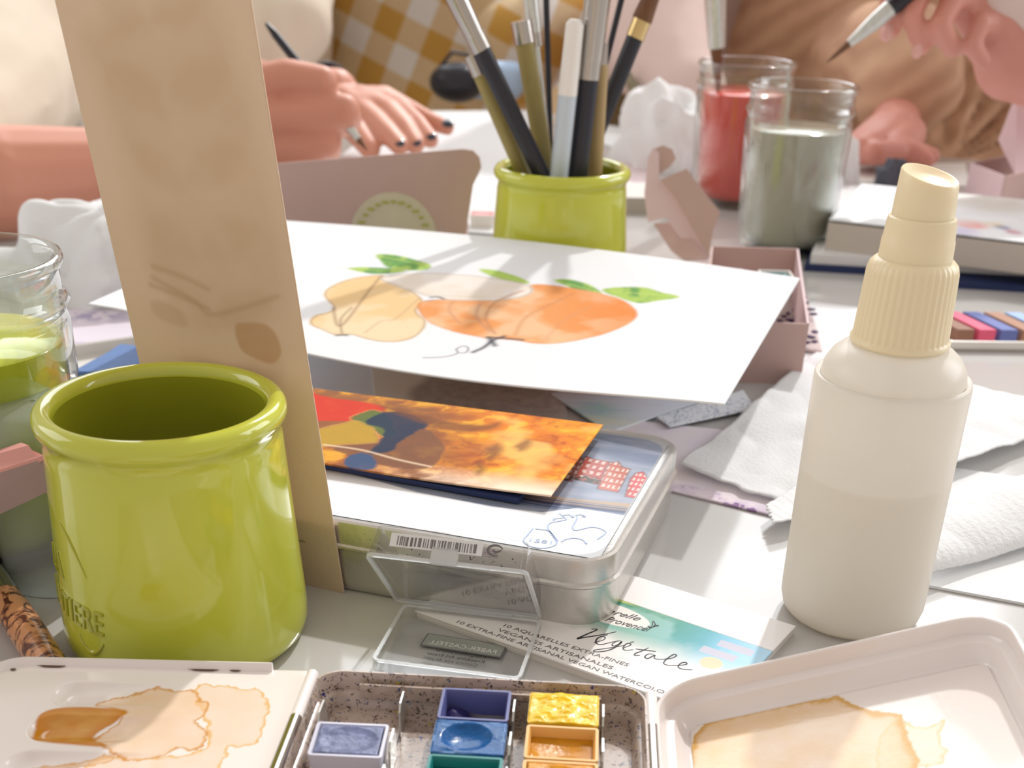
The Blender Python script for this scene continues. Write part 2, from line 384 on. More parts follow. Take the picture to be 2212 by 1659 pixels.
def text_obj(name, s, fr, x, y, size, m, parent, xdir=(1, 0), mirror=False, shear=0, width=None, space=1, wrap=None, depth=.00004, off=.00004, label=None, align='LEFT'):
    cu = bpy.data.curves.new('t', 'FONT'); cu.body = s; cu.size = size; cu.shear = shear; cu.space_character = space; cu.align_x = align
    cu.resolution_u = 3
    o = bpy.data.objects.new('t', cu); COL.objects.link(o); bpy.context.view_layer.update()
    me = bpy.data.meshes.new_from_object(o.evaluated_get(bpy.context.evaluated_depsgraph_get()))
    bpy.data.objects.remove(o); V = np.array([v.co[:] for v in me.vertices]).reshape(-1, 3)
    fs = [tuple(p.vertices) for p in me.polygons]; bpy.data.meshes.remove(me)
    if width: 
        k = width/(V[:, 0].max()-V[:, 0].min()); V[:, 0] *= k
        V[:, 0] -= V[:, 0].min()
    if mirror: V[:, 0] = V[:, 0].max()-V[:, 0]
    dx = np.array(xdir, float); dx /= np.linalg.norm(dx); dy = np.array([-dx[1], dx[0]])
    mb = MB(); n = len(V)
    if wrap: P = [[wrap(a, b, h) for a, b, _ in V] for h in (off, off+depth)]
    else: P = [[fr.w(x+a*dx[0]+b*dy[0], y+a*dx[1]+b*dy[1], h) for a, b, _ in V] for h in (off, off+depth)]
    # boundary edges for side walls
    ec = {}
    for f in fs:
        for i in range(len(f)):
            e = (f[i], f[(i+1) % len(f)]); ec[e] = 1
    side = [(a, b, b+n, a+n) for (a, b) in ec if (b, a) not in ec]
    mb.add(P[0]+P[1], [tuple(reversed(f)) for f in fs]+[tuple(i+n for i in f) for f in fs]+side)
    return mb.build(name, m, parent, label=label)
def stroke(mb, fr, pts, r, smooth=True, z=.00005, taper=True):
    """flat ink stroke as ribbon prism in a frame"""
    P = smooth_poly(pts, 6, False) if smooth else [np.array(p, float) for p in pts]
    n = len(P); L = []; Rr = []
    for i in range(n):
        t = P[min(i+1, n-1)]-P[max(i-1, 0)]; t = t/(np.linalg.norm(t)+1e-12); q = np.array([-t[1], t[0]])
        w = r*(.45+.55*math.sin(PI*i/(n-1))) if taper else r
        L.append(P[i]+q*w); Rr.append(P[i]-q*w)
    vs = [fr.w(p[0], p[1], z) for p in L]+[fr.w(p[0], p[1], z) for p in Rr]
    vs += [fr.w(p[0], p[1], z+.00003) for p in L]+[fr.w(p[0], p[1], z+.00003) for p in Rr]
    fs = []
    for i in range(n-1):
        fs += [(2*n+i, 2*n+i+1, 3*n+i+1, 3*n+i), (i, n+i, n+i+1, i+1), (i, i+1, 2*n+i+1, 2*n+i), (n+i+1, n+i, 3*n+i, 3*n+i+1)]
    mb.add(vs, fs)
FT = Fr((0, 0, 0), (1, 0, 0), (0, 1, 0))          # table-top frame
def frz(z): return Fr((0, 0, z), (1, 0, 0), (0, 1, 0))
def flat_sheet(name, label, cat, pxs, z, m, th=.0004, group=None, warp=0):
    """paper lying flat: corners read on the table plane"""
    P = [at(x, y, z) for x, y in pxs]; mb = MB()
    if warp:
        a, b, c, d = [np.array(p) for p in P]; n = 14; V = []
        for k in (0, -th):
            for j in range(n):
                for i in range(n):
                    u, v = i/(n-1), j/(n-1); p = (a*(1-u)+b*u)*(1-v)+(d*(1-u)+c*u)*v
                    p = p+np.array([0, 0, k+warp*(mnoise.noise(Vector((p[0]*9, p[1]*9, 3.3)))*.5+.5)]); V.append(p)
        fs = []
        for j in range(n-1):
            for i in range(n-1):
                q = j*n+i; fs += [(q, q+1, q+n+1, q+n), (n*n+q, n*n+q+n, n*n+q+n+1, n*n+q+1)]
        ring = [i for i in range(n)]+[j*n+n-1 for j in range(1, n)]+[n*n-1-i for i in range(1, n)]+[(n-1-j)*n for j in range(1, n-1)]
        for i in range(len(ring)):
            p, q = ring[i], ring[(i+1) % len(ring)]; fs.append((p, n*n+p, n*n+q, q))
        mb.add(V, fs)
        o = mb.build(name, m, smooth=True)
    else:
        mb.prism([p-np.array([0, 0, th]) for p in P], (0, 0, 1), th); o = mb.build(name, m)
    return tag(o, label, cat, group)

# ================================================================== SETTING
def struct(o): o['kind'] = 'structure'; return o
mb = MB(); top = [(-1.5, 2.05), (-1.5, -.45), (1.6, -.45), (1.6, .72)]
top = [(-1.5, -.6, -.035), (1.6, -.6, -.035), (1.6, .74, -.035), (-1.5, 2.06, -.035)]
table = thing('table', 'large pale grey polished stone table that everything stands on', 'table', (0, .4, -.75))
MB().prism(top, (0, 0, 1), .035).build('tabletop', M['table'], table)
for lx, ly in ((-1.35, -.45), (1.45, -.45), (1.45, .6), (-1.35, 1.75)):
    MB().box((lx, ly, -.395), (.07, .07, .71)).build('leg', M['steel'], table)
struct(MB().box((0, 1.4, -.76), (7, 6.2, .02)).build('floor', M['floor']))
struct(MB().box((0, 4.3, .55), (7, .1, 2.6)).build('wall_back', M['wall']))

# ================================================================== FOREGROUND : watercolour box
a3 = math.radians(-3.2)
BX = Fr((-.0085, .2935, 0), (math.cos(a3), math.sin(a3), 0), (-math.sin(a3), math.cos(a3), 0))
box = thing('watercolour_box', 'opened metal watercolour box, stained tray between two white lids, nearest the camera', 'paint box', (-.0085, .24, 0))
TW, TL, TZ = .0935, .125, .0125
def fo(fr, x, y, z=0, ex=(1, 0, 0), ey=(0, 1, 0)):
    R = fr.R(); return Fr(fr.w(x, y, z), R@np.array(ex, float), R@np.array(ey, float))
tr = fo(BX, 0, -TL/2, 0)
loft(tr, TW, TL, .0085, [(.001, .0012), (.002, -.0074), (.0012, -.0072), (.0004, -.0062), (0, TZ-.0006), (.0003, TZ), (.0009, TZ), (.0012, TZ-.0008), (.0016, TZ-.0055), (.0026, TZ-.0058), (.0030, TZ-.0062), (.004, .0016)], k=8).build('tray', M['splatter'], box, smooth=True)
# raised lip with step on the back wall of the tray
MB().box(fo(tr, .016, TL/2-.0034, TZ-.0032).o, (.036, .0022, .0016), BX.R()).build('wall_step', M['splatter'], box)
MB().box(fo(tr, -.017, TL/2-.0035, TZ-.0045).o, (.034, .0010, .0045), BX.R()).build('wall_step', M['splatter'], box)
# pan holders: thin strips with upright tabs
COLX = [-.0315, -.0005, .0238]
PW, PL, PH = .0192, .0150, .0095
def holder(cx, tabs, y1):
    m = MB(); R = BX.R()
    m.box(BX.w(cx, y1/2-.055, .0021), (PW+.0012, TL*.82, .0005), R)
    h = m.build('pan_holder', M['splatter'], box)
    for (y, s) in tabs:
        poly = [(y-.0052, .002), (y+.0052, .002), (y+.0048, .009), (y+.0030, .0122), (y-.0034, .0125), (y-.0052, .0105)]
        MB().prism([BX.w(cx+s*(PW/2+.0009), p, q) for p, q in poly], BX.ex, .0005).build('holder_tab', M['steel'], h)
    return h
holder(COLX[0], [(-.0120, 1), (-.030, 1), (-.0185, -1), (-.046, 1)], 0)
holder(COLX[1], [(-.0130, 1), (-.0285, 1), (-.044, 1)], 0)
holder(COLX[2], [(-.0130, 1), (-.0290, 1), (-.044, 1)], 0)
PAN = {}
def pan(x, y, bodycol, paintcol, label, style, rot=0, z0=.0024, group='half pans of watercolour in the tray'):
    fr = fo(BX, x, y, z0); 
    if rot: fr = Fr(fr.o, math.cos(rot)*fr.ex+math.sin(rot)*fr.ey, -math.sin(rot)*fr.ex+math.cos(rot)*fr.ey)
    t = thing('paint_pan', label, 'paint pan', fr.o, group)
    loft(fr, PW, PL, .001, [(.0014, 0), (.0008, 0), (0, PH), (.0008, PH), (.0012, PH-.0008), (.0018, .001)], k=3).build('pan_body', bodycol, t, smooth=True)
    n = 40; w, h = PW-.0026, PL-.0026
    def zf(X, Y, u, v):
        if style == 'empty': return .0020+.0035*np.exp(-((u-.12)**2/.05+(v-.7)**2/.15))+.0003*fbm(u*20, v*5, 3)
        if style == 'lumpy': return PH-.0002+.0016*fbm(u*7, v*6, 5)*(1.2-np.abs(u-.5)*1.2)*(1-np.clip(np.abs(v-.5)*2-.7, 0, 1)*1.5)
        if style == 'well': 
            r = np.sqrt(((u-.46)/.36)**2+((v-.52)/.42)**2); return PH-.0002-.0022*np.clip(1-r**3, 0, 1)+.0005*fbm(u*5, v*5, 9)
        if style == 'low': return PH-.0030-.0008*np.exp(-((u-.6)**2+(v-.5)**2)/.08)+.0012*np.exp(-((u-.02)**2/.012+(v-.2)**2/.06))
        return PH-.0003-.0006*(1-np.clip(np.hypot((u-.5)*2.2, (v-.5)*2.2), 0, 1)**4)+.0005*fbm(u*6, v*4, 2)
    pc = np.array(paintcol)
    def cf(X, Y):
        q = fbm(X*300, Y*300, 4); c = base(X, pc)*(.75+.5*q)[:, None]
        if style == 'empty':
            k = np.exp(-((X+.0065)**2/.00002+(Y-.002)**2/.00003)); c = bl(base(X, (.20, .19, .20)), np.clip(k*3, 0, 1), (.02, .015, .09))
        return c
    fr2 = fr; e = style == 'lumpy'; w2, h2 = (w+.0022, h+.0022) if e or style == 'well' else (w, h)
    art_grid('paint', fr2, [(-w2/2, -h2/2), (w2/2, -h2/2), (w2/2, h2/2), (-w2/2, h2/2)], n, n, cf, VP, t, zf, thick=.0007)
    return t
VP = vmat('watercolour_paint', .28, coat=.25, bump=.25, bscale=700)
body_w = M['white_pl']; 
pan_lil = mat('lilac_stained_pan', (.62, .62, .74), .3, vary=.08); pan_blu = mat('blue_stained_pan', (.012, .12, .33), .3, vary=.15)
pan_ind = mat('indigo_stained_pan', (.09, .10, .27), .3, vary=.2); pan_grn = mat('green_stained_pan', (.01, .20, .19), .3, vary=.15)
pan_och = mat('ochre_stained_pan', (.75, .42, .12), .3, vary=.12); pan_yel = mat('yellow_stained_pan', (.72, .46, .03), .3, vary=.15)
pan(COLX[1], -.0130, pan_ind, (.02, .02, .1), 'nearly empty indigo pan, furthest of the blue column', 'empty')
pan(COLX[1], -.0287, pan_blu, (.005, .085, .27), 'blue pan with a wet hollow, between the indigo and green pans', 'well')
pan(COLX[1], -.0444, pan_grn, (.0, .12, .11), 'dark teal green pan in front of the blue pan', 'low')
pan(COLX[2], -.0130, pan_yel, (.80, .50, .01), 'lumpy bright yellow pan, furthest of the warm column', 'lumpy')
pan(COLX[2], -.0287, pan_och, (.52, .22, .01), 'ochre pan with a sunken glossy surface, behind the orange pan', 'low')
pan(COLX[2], -.0444, pan_och, (.60, .25, .01), 'orange pan at the bottom edge of the photo', 'flat')
pan(COLX[0], -.0335, pan_lil, (.15, .17, .30), 'grey violet pan standing alone on the left holder', 'flat', rot=.02, z0=.0030)

# left leaf: flat mixing palette with wells, rolled rim along the back and left
LW, LL = .0935, .125
LA = Fr(BX.w(-TW/2-.0012, 0, .0118), np.array([-math.cos(-a3+.0), -math.sin(a3), -.030]), BX.ey*-1)
LA = Fr(BX.w(-TW/2-.0012, 0, .0118), BX.ex+np.array([0, 0, .035]), BX.ey)     # local x runs 0 .. -LW
VE = vmat('enamel_with_paint', .13, coat=.6)
OCH = np.array([.62, .30, .08]); OCHD = np.array([.50, .17, .005]); EN = np.array([.86, .795, .765])
leafpts = lambda pts: [LA.px(*p) for p in pts]
zz1 = smooth_poly(leafpts([(70, 1590), (85, 1545), (140, 1528), (240, 1530), (275, 1540), (215, 1570), (200, 1590), (230, 1612), (150, 1608), (95, 1602)]))
zz2 = smooth_poly(leafpts([(200, 1515), (230, 1500), (300, 1490), (335, 1481), (380, 1490), (420, 1490), (430, 1508), (450, 1522), (440, 1548), (425, 1560), (450, 1580), (440, 1605), (420, 1622), (380, 1620), (340, 1635), (280, 1640), (230, 1620), (200, 1590), (260, 1545)]))
zz3 = smooth_poly(leafpts([(420, 1490), (465, 1479), (520, 1487), (560, 1490), (580, 1520), (575, 1560), (560, 1600), (530, 1613), (495, 1615), (485, 1645), (440, 1680), (230, 1690), (180, 1650), (230, 1632), (340, 1635), (430, 1620), (450, 1580)]))
zz4 = smooth_poly(leafpts([(0, 1662), (60, 1645), (150, 1638), (240, 1628), (230, 1645), (150, 1650), (60, 1662), (20, 1690)]))
def wash(c, X, Y, poly, col, edge, dens=.75, jag=.0012, ew=.0005):
    jx = X+jag*(fbm(X*500, Y*500, 31)-.5)*2; jy = Y+jag*(fbm(X*500, Y*500, 77)-.5)*2
    d = sdist(jx, jy, poly); inn = ss(d, .00015)
    f = inn*dens*(.55+.6*fbm(X*120, Y*120, 5)); c = bl(c, np.clip(f, 0, 1), col)
    e = np.exp(-((d+ew*.6)/ew)**2)*inn; return bl(c, np.clip(e*.85, 0, 1), edge)
def leafcol(X, Y):
    c = base(X, EN)
    c = wash(c, X, Y, zz3, np.array([.80, .56, .36]), np.array([.76, .42, .10]), .6)
    c = wash(c, X, Y, zz2, np.array([.80, .52, .30]), np.array([.62, .26, .04]), .75)
    c = wash(c, X, Y, zz4, np.array([.80, .5, .28]), np.array([.70, .36, .10]), .6)
    d = sdist(X+.001*(fbm(X*300, Y*300, 3)-.5), Y, zz1); c = bl(c, ss(d, .0004), (.56, .20, .008))
    g = ss(d+.0022, .0022)*fbm(X*200, Y*400, 8); c = bl(c, np.clip(g*.9, 0, 1), np.array([.72, .40, .10]))
    k = np.clip((fbm(X*90, Y*90, 41)-.70)*20, 0, 1); c = bl(c, k*.0, (.3, .2, .15))
    return c
wc = LA.px(165, 1570); wc2 = LA.px(220, 1470)
def leafz(X, Y, u, v):
    def well(cx, cy, L, w):
        # elongated slot, deep at its left end and rising to the right
        t = np.clip((X-cx)/L, 0, 1); d = np.hypot(np.clip(cx-X, 0, 1), 0)+np.abs(Y-cy)*1.0
        q = np.hypot(np.minimum(X-cx, 0), Y-cy); q = np.where(X > cx, np.abs(Y-cy), q)
        return -.0024*np.clip(1-(q/w)**4, 0, 1)*(1-t)**1.2
    z = 0
    for k in range(5):
        z = z+well(W0[0], W0[1]+.0165*(1-k), .034, .0062)
    return z
W0 = LA.px(112, 1571)
leaf = art_grid('mixing_leaf', LA, [(-LW+.003, -LL), (-.0004, -LL), (-.0004, -.0006), (-LW+.003, -.0006)], 360, 330, leafcol, VE, box, leafz, thick=.0008)
# rolled rim: back edge then round the left corner and down the left side
rim = []; R0 = .0115
for t in np.linspace(0, 1, 12): rim.append((-.0115-t*(LW-.0115-R0-.0004), 0))
for i in range(1, 9): a = math.radians(90+90*i/9); rim.append((-LW+R0+R0*math.cos(a), -R0+R0*math.sin(a)))
rim.append((-LW, -R0-.001)); rim.append((-LW, -LL))
R = []
for i, (x, y) in enumerate(rim):
    p0 = np.array(rim[max(i-1, 0)]); p1 = np.array(rim[min(i+1, len(rim)-1)]); t = (p1-p0)/np.linalg.norm(p1-p0); nrm = np.array([-t[1], t[0]])
    R.append([LA.w(x+nrm[0]*q, y+nrm[1]*q, z) for q, z in ((.0001, -.0012), (-.0002, .0016), (.0001, .0022), (.0006, .0023), (.0016, .0003), (.0018, -.0002), (.0014, -.0012))])
MB().rings(R).build('rolled_rim', M['enamel'], leaf, smooth=True)
dirt = mat('dried_brown_paint', (.12, .06, .03), .6)
for (x, y, w, h) in ((-.086, -.0042, .0016, .0006), (-.0755, -.0019, .0075, .0006), (-.0908, -.0085, .0008, .0045), (-.031, -.0019, .008, .0005), (-.022, -.0019, .003, .0004)):
    MB().prism([LA.w(x+w/2*math.cos(t)*(1+.3*math.sin(5*t)), y+h*math.sin(t), .0003) for t in np.linspace(0, 2*PI, 14)[:-1]], LA.n, .00006).build('dirt_stain', dirt, leaf)
# hinge pins left and right
def hinge(x, z, mlist):
    y = -.003; 
    for L, mt, nm in mlist:
        MB().tube([BX.w(x, y, z), BX.w(x, y-L, z)], .0017, 14).build(nm, mt, box, smooth=True); y -= L
hinge(-TW/2-.0006, TZ-.0002, [(.022, M['enamel'], 'hinge_sleeve'), (.05, M['chrome'], 'hinge_pin')])
hinge(TW/2+.0010, TZ-.0010, [(.016, M['enamel'], 'hinge_sleeve'), (.05, M['chrome'], 'hinge_pin')])

# right lid: deep dish, tilted up away from the hinge
tilt = math.radians(19)
LB = Fr(BX.w(TW/2+.0022, 0, .0105), math.cos(tilt)*BX.ex+math.sin(tilt)*np.array([0, 0, 1]), BX.ey)
LBc = fo(LB, .0475, -TL/2, 0)
dish = loft(LBc, .095, TL, .0130, [(.0016, -.0105), (.0006, -.009), (0, -.004), (0, .0016), (.0003, .0021), (.0009, .0022), (.0013, .0018), (.0017, -.0028), (.0024, -.0034), (.0040, -.0040), (.0058, -.0084), (.0068, -.0092)], k=8)
lid = dish.build('lid_dish', M['enamel'], box, smooth=True)
WB = lambda pts: [Fr(LBc.w(0, 0, -.0090), LBc.ex, LBc.ey).px(*p) for p in pts]
bz1 = smooth_poly(WB([(1500, 1590), (1530, 1562), (1600, 1540), (1700, 1520), (1780, 1510), (1815, 1508), (1850, 1525), (1900, 1540), (1945, 1545), (1965, 1600), (1970, 1670), (1750, 1700), (1500, 1700), (1490, 1630)]))
bz2 = smooth_poly(WB([(1935, 1560), (2000, 1570), (2045, 1555), (2030, 1600), (2045, 1620), (2030, 1650), (1960, 1665), (1900, 1690), (1900, 1600)]))
def dishcol(X, Y):
    c = base(X, EN)
    c = wash(c, X, Y, bz2, np.array([.78, .66, .46]), np.array([.72, .55, .25]), .75)
    c = wash(c, X, Y, bz1, np.array([.78, .53, .28]), np.array([.62, .33, .03]), .95, ew=.0012)
    return c
art_grid('dish_floor', LBc, [(-.0475+.0075, -TL/2+.0075), (.0475-.0075, -TL/2+.0075), (.0475-.0075, TL/2-.0075), (-.0475+.0075, TL/2-.0075)], 260, 300, dishcol,
         vmat('enamel_with_brushed_wash', .16, coat=.5, bump=.12, bscale=600), lid, lambda X, Y, u, v: -.0089+0*X, thick=.0003)

# the box is built at nominal size; it is a touch smaller (scale .963) and stands on its 7 mm deep tray
K = .963; o0 = np.array(box.location); o1 = np.array([-.0082, .2311, .0074])
for o in [q for q in bpy.data.objects if q.name.startswith('paint_pan')]:
    o.location = [float(v) for v in o1+K*(np.array(o.location)-o0)]; o.scale = (K, K, K)
box.location = [float(v) for v in o1]; box.scale = (K, K, K)

# ================================================================== green pots
POTR = lambda z: .0371-.0034*((z-.011)/.055)
def pot(c, label, s=1.0, text=False, hh=.0770):
    t = thing('ceramic_pot', label, 'pot', (c[0], c[1], 0), 'green glazed pots')
    o = np.array([c[0], c[1], 0.]); k = hh/.07
    Rr = lambda z: .0352-.0012*math.sin(PI*min(z/.06, 1))*0 - .0018*(z/.06)
    prof = [(.001, .0), (.0315, 0), (.0345, .0006), (.0364, .0024), (.0372, .0055)]
    for z in np.linspace(.010, .0595, 14): prof.append((POTR(z*k), z))
    tr_ = .0031; cz = .0664; rc = .0325
    prof += [(.0334, .0608), (.0336, .0618)]
    for a in np.linspace(-65, 180, 16): prof.append((rc+tr_*math.cos(math.radians(a)), cz+tr_*1.05*math.sin(math.radians(a))))
    prof = [(r*s, z*k) for r, z in prof]
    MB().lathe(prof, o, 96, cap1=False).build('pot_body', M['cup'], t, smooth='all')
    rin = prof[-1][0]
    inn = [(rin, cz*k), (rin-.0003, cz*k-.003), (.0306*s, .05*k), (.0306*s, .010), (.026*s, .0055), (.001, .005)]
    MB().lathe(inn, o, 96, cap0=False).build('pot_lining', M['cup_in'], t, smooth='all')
    return t, (o, s, k)
p1, _ = pot((-.1021, .3363), 'large looking green pot with embossed lettering in front of the tall beige paper', text=True)
mb = MB().lathe([(.001, .0500), (.0295, .0500), (.0295, .0503), (.001, .0503)], (-.1021, .3363, 0), 64); tag(mb.build('rinse_water', M['water'], smooth=True), 'shallow clear water inside the front green pot', 'water')
# embossed lettering wrapped round the pot
th0 = math.atan2(-.3443-0, .1045)   # direction from pot centre to camera (plan)
def wrapper(theta0, z0, rot=0.):
    def f(a, b, h):
        a2, b2 = a*math.cos(rot)-b*math.sin(rot), a*math.sin(rot)+b*math.cos(rot)
        z = z0+b2; r = POTR(z)+h; th = theta0+a2/r
        return np.array([-.1021+r*math.cos(th), .3363+r*math.sin(th), z])
    return f
thc = math.radians(-113.5)
emb = mat('green_glaze_relief', (.40, .40, .02), .14, coat=.6)
text_obj('embossed_text', 'LAITIERE', FT, 0, 0, .0108, emb, p1, wrap=wrapper(thc-.029/.035, .0185, -.04), width=.0305, depth=.0004, off=.0001)
text_obj('embossed_text', 'LA', FT, 0, 0, .0105, emb, p1, wrap=wrapper(thc-.026/.035, .0305, -.04), width=.010, depth=.0004, off=.0001)
def arc_relief(th_a, th_b, zf, r=.00045):
    m = MB(); pts = []
    for t in np.linspace(0, 1, 20):
        th = th_a+(th_b-th_a)*t; z = zf(t); rr = POTR(z)+.00005; pts.append((-.1021+rr*math.cos(th), .3363+rr*math.sin(th), z))
    return m.tube(pts, [r*(.35+.65*math.sin(PI*i/19)) for i in range(20)], 8)
arc_relief(thc-.30, thc-.02, lambda t: .0118+.0042*(2*t-1)**2-.0015, .0008).build('embossed_smile', emb, p1, smooth=True)
arc_relief(thc-.45, thc-.12, lambda t: .0485-.014*t**1.7, .0004).build('embossed_arc', emb, p1, smooth=True)

# ================================================================== tall beige paper
B_ = np.array([-math.cos(math.radians(20)), math.sin(math.radians(20)), 0]); Nn = np.array([math.sin(math.radians(20)), math.cos(math.radians(20)), 0])
U_ = math.cos(math.radians(-3))*np.array([0, 0, 1])+math.sin(math.radians(-3))*Nn
sk = math.radians(4); B2 = math.cos(sk)*B_-math.sin(sk)*U_; U2 = math.cos(sk)*U_+math.sin(sk)*B_
TP = Fr(at(742, 1288)+np.array([0, .002, 0]), -B2, U2)     # x to the right, width .052 lies at x in [-.052, 0]
def leafshape(X, Y, cx, cy, L, w, ang):
    dx, dy = X-cx, Y-cy; a = dx*math.cos(ang)+dy*math.sin(ang); b = -dx*math.sin(ang)+dy*math.cos(ang)
    t = np.clip(a/L+.5, 0, 1); return ss(np.abs(b)-w*np.sin(PI*t)**.8+.002*(fbm(X*180, Y*180, 55)-.5), .0024)*((a > -L/2) & (a < L/2))
def tallcol(X, Y):
    c = base(X, (.78, .63, .47))
    c = c*(1+.03*(fbm(X*60, Y*60, 2)-.5))[:, None]
    dark = np.array([.585, .415, .245]); dk2 = np.array([.62, .45, .27])
    # blurred show-through painting: stem of leaves
    blob = np.zeros(len(X))
    for k in range(7):
        y = .068+.0205*k; x = -.029-.0006*k
        blob = np.maximum(blob, .30*leafshape(X, Y, x-.0085, y+.006, .021, .0052, 2.45))
        blob = np.maximum(blob, .36*leafshape(X, Y, x+.0105, y+.007, .024, .0056, .42))
    reg_ = ss(sdist(X+.003*(fbm(X*150, Y*150, 9)-.5), Y, smooth_poly([TP.px(*p) for p in [(190, 60), (430, 0), (500, 100), (560, 300), (600, 480), (620, 640), (560, 690), (470, 700), (400, 640), (330, 590), (290, 480), (260, 330), (220, 200)]])), .004)
    c = bl(c, .30*reg_*(.5+fbm(X*90, Y*70, 21)), dk2)
    c = bl(c, np.clip(blob*(.55+.5*fbm(X*200, Y*200, 12)), 0, 1)*.8, dk2)
    for k in range(4):
        q = TP.px(330+50*k, 100+140*k); c = bl(c, .4*leafshape(X, Y, q[0], q[1], .012, .0035, 2.2), np.array([.74, .60, .43]))
    sp = smooth_poly([TP.px(*p) for p in [(508, 705), (530, 697), (575, 702), (600, 730), (607, 765), (590, 785), (560, 778), (520, 755)]])
    d = sdist(X+.0008*(fbm(X*400, Y*400, 6)-.5), Y, sp); c = bl(c, ss(d, .0004)*.65, np.array([.60, .37, .18]))
    sp2 = smooth_poly([TP.px(*p) for p in [(325, 655), (345, 650), (390, 670), (405, 705), (370, 700), (335, 680)]])
    c = bl(c, ss(sdist(X, Y, sp2), .0008)*.35, dark)
    for st in ([(330, 575), (400, 600), (450, 625)], [(325, 615), (390, 640), (450, 668)], [(330, 600), (420, 650), (455, 680), (540, 660), (600, 640)]):
        c = bl(c, np.exp(-(sdist(X, Y, smooth_poly([TP.px(*p) for p in st], closed=False), False)/.0009)**2)*.5, dark)
    return c
tall = art_grid('watercolour_paper', TP, [(-.062, 0.0), (0, 0), (0, .215), (-.062, .215)], 110, 430, tallcol, vmat('tan_paper_showthrough', .85, transluc=.25, bump=.1), None, None, .0004)
tag(tall, 'tall narrow beige paper strip with faint leaf show-through, propped upright behind the front green pot', 'paper')

# ================================================================== sketch tin
ztin = .0266; ex = np.array([.9528, -.3037, 0]); ey = np.array([.3263, .9453, 0])
TI0 = np.array([.0292, .3362, 0.]); TI = Fr(TI0, ex, ey)     # front right top corner (sharp); box extends to -x, +y
TWd, TD = .205, .113
tin = thing('storage_tin', 'flat silver metal tin with a printed lid of canal houses, under the autumn card', 'tin', TI.w(-TWd/2, TD/2, 0))
tc_ = fo(TI, -TWd/2, TD/2, 0)
loft(tc_, TWd-.0012, TD-.0012, .0135, [(.0035, 0), (.0012, .0006), (.0003, .0022), (0, .004), (0, .0172)], k=10).build('tin_base', M['tin'], tin, smooth=True)
tl = loft(tc_, TWd, TD, .0140, [(.0009, .0166), (-.0003, .0162), (-.0009, .0168), (-.0009, .0176), (0, .0182), (0, .0250), (.0003, .0259), (.0012, .0264), (.0022, .0260), (.0028, .0257)], k=10).build('tin_lid', M['tin'], tin, smooth=True)
def tpx(p): return Fr(tc_.w(0, 0, .026), tc_.ex, tc_.ey).px(*p)
whitep = [tpx(p) for p in [(715, 1010), (900, 1062), (1060, 1093), (1170, 1106), (1250, 1096), (1362, 1115), (1375, 1125), (1345, 1170), (1290, 1205), (1100, 1190), (715, 1120), (640, 1100), (640, 1000)]]
fr_line = [tpx(p) for p in [(500, 930), (715, 1005), (900, 1038), (1180, 1085), (1345, 1105), (1372, 1108), (1385, 1100)]]
def tincol(X, Y):
    c = base(X, (.20, .24, .33))
    yy = Y/(TD/2); c = bl(c, np.clip(fbm(X*60, Y*200, 3)*1.6-.5, 0, 1), (.36, .38, .46))
    # ground strip in front of the houses
    gy = np.array([tpx(p) for p in [(1220, 1075), (1400, 1090), (1375, 1108), (1160, 1085), (900, 1040), (600, 980), (600, 940), (900, 1010)]])
    d = sdist(X, Y, [tuple(q) for q in gy]); c = bl(c, ss(d, .0008), (.40, .29, .19))
    # houses
    hs = [((1240, 1035), (1300, 1048), (1325, 998), (1280, 990), (1268, 985), (1255, 992), (1245, 1005), (1228, 1020)), ((1290, 1055), (1335, 1063), (1362, 1012), (1345, 1008), (1335, 996), (1318, 998), (1310, 1010)), ((1350, 1072), (1390, 1078), (1413, 1035), (1398, 1030), (1390, 1018), (1375, 1020), (1362, 1032)), ((1190, 1030), (1235, 1040), (1262, 992), (1240, 980), (1218, 990)), ((1130, 1020), (1185, 1030), (1215, 985), (1180, 975), (1150, 985))]
    for i, h in enumerate(hs):
        P = [tpx(p) for p in h]; d = sdist(X, Y, P)
        cc = [(.42, .10, .08), (.45, .13, .09), (.50, .06, .06), (.30, .12, .10), (.35, .1, .08)][i]
        q0 = np.array(P[0]); e1 = np.array(P[1])-q0; e2 = np.array(P[2])-np.array(P[1])
        k = np.linalg.inv(np.array([e1, e2]).T); ab = k@np.stack([X-q0[0], Y-q0[1]]); a, b = ab
        win = ((a*4) % 1 > .5) & ((b*4.2) % 1 > .45)
        hc = bl(base(X, cc), win*.8, (.72, .60, .54)); low = ss(b-.25, .05)
        if i in (0, 3): hc = bl(hc, low*(fbm(X*800, Y*800, 4) > .45), (.05, .06, .05))
        c = bl(c, ss(d, .0002), hc); c = bl(c, np.exp(-(d/.00035)**2)*.8, (.12, .08, .09))
    d = sdist(X, Y, whitep); c = bl(c, ss(d, .0004), (.84, .86, .90))
    e = sdist(X, Y, fr_line, False)
    c = bl(c, np.exp(-((e)/.0016)**2), (.03, .05, .13)); c = bl(c, np.exp(-((e-.0026)/.0005)**2)*ss(-d, .0003), (.05, .08, .18))
    c = bl(c, np.exp(-((e-.0040)/.0004)**2)*ss(-d, .0003)*.8, (.10, .14, .25))
    # metal border of the lid
    rr = sdist(X, Y, rrect(TWd-.010, TD-.010, .0105, 6)); c = bl(c, ss(-rr, .0003), (.40, .40, .41))
    return c
art_grid('lid_print', tc_, [(-TWd/2+.0045, -TD/2+.0045), (TWd/2-.0045, -TD/2+.0045), (TWd/2-.0045, TD/2-.0045), (-TWd/2+.0045, TD/2-.0045)], 460, 260, tincol, vmat('printed_metal', .2, coat=.12, metal=.05), tl, lambda X, Y, u, v: .02585+0*X, thick=0)
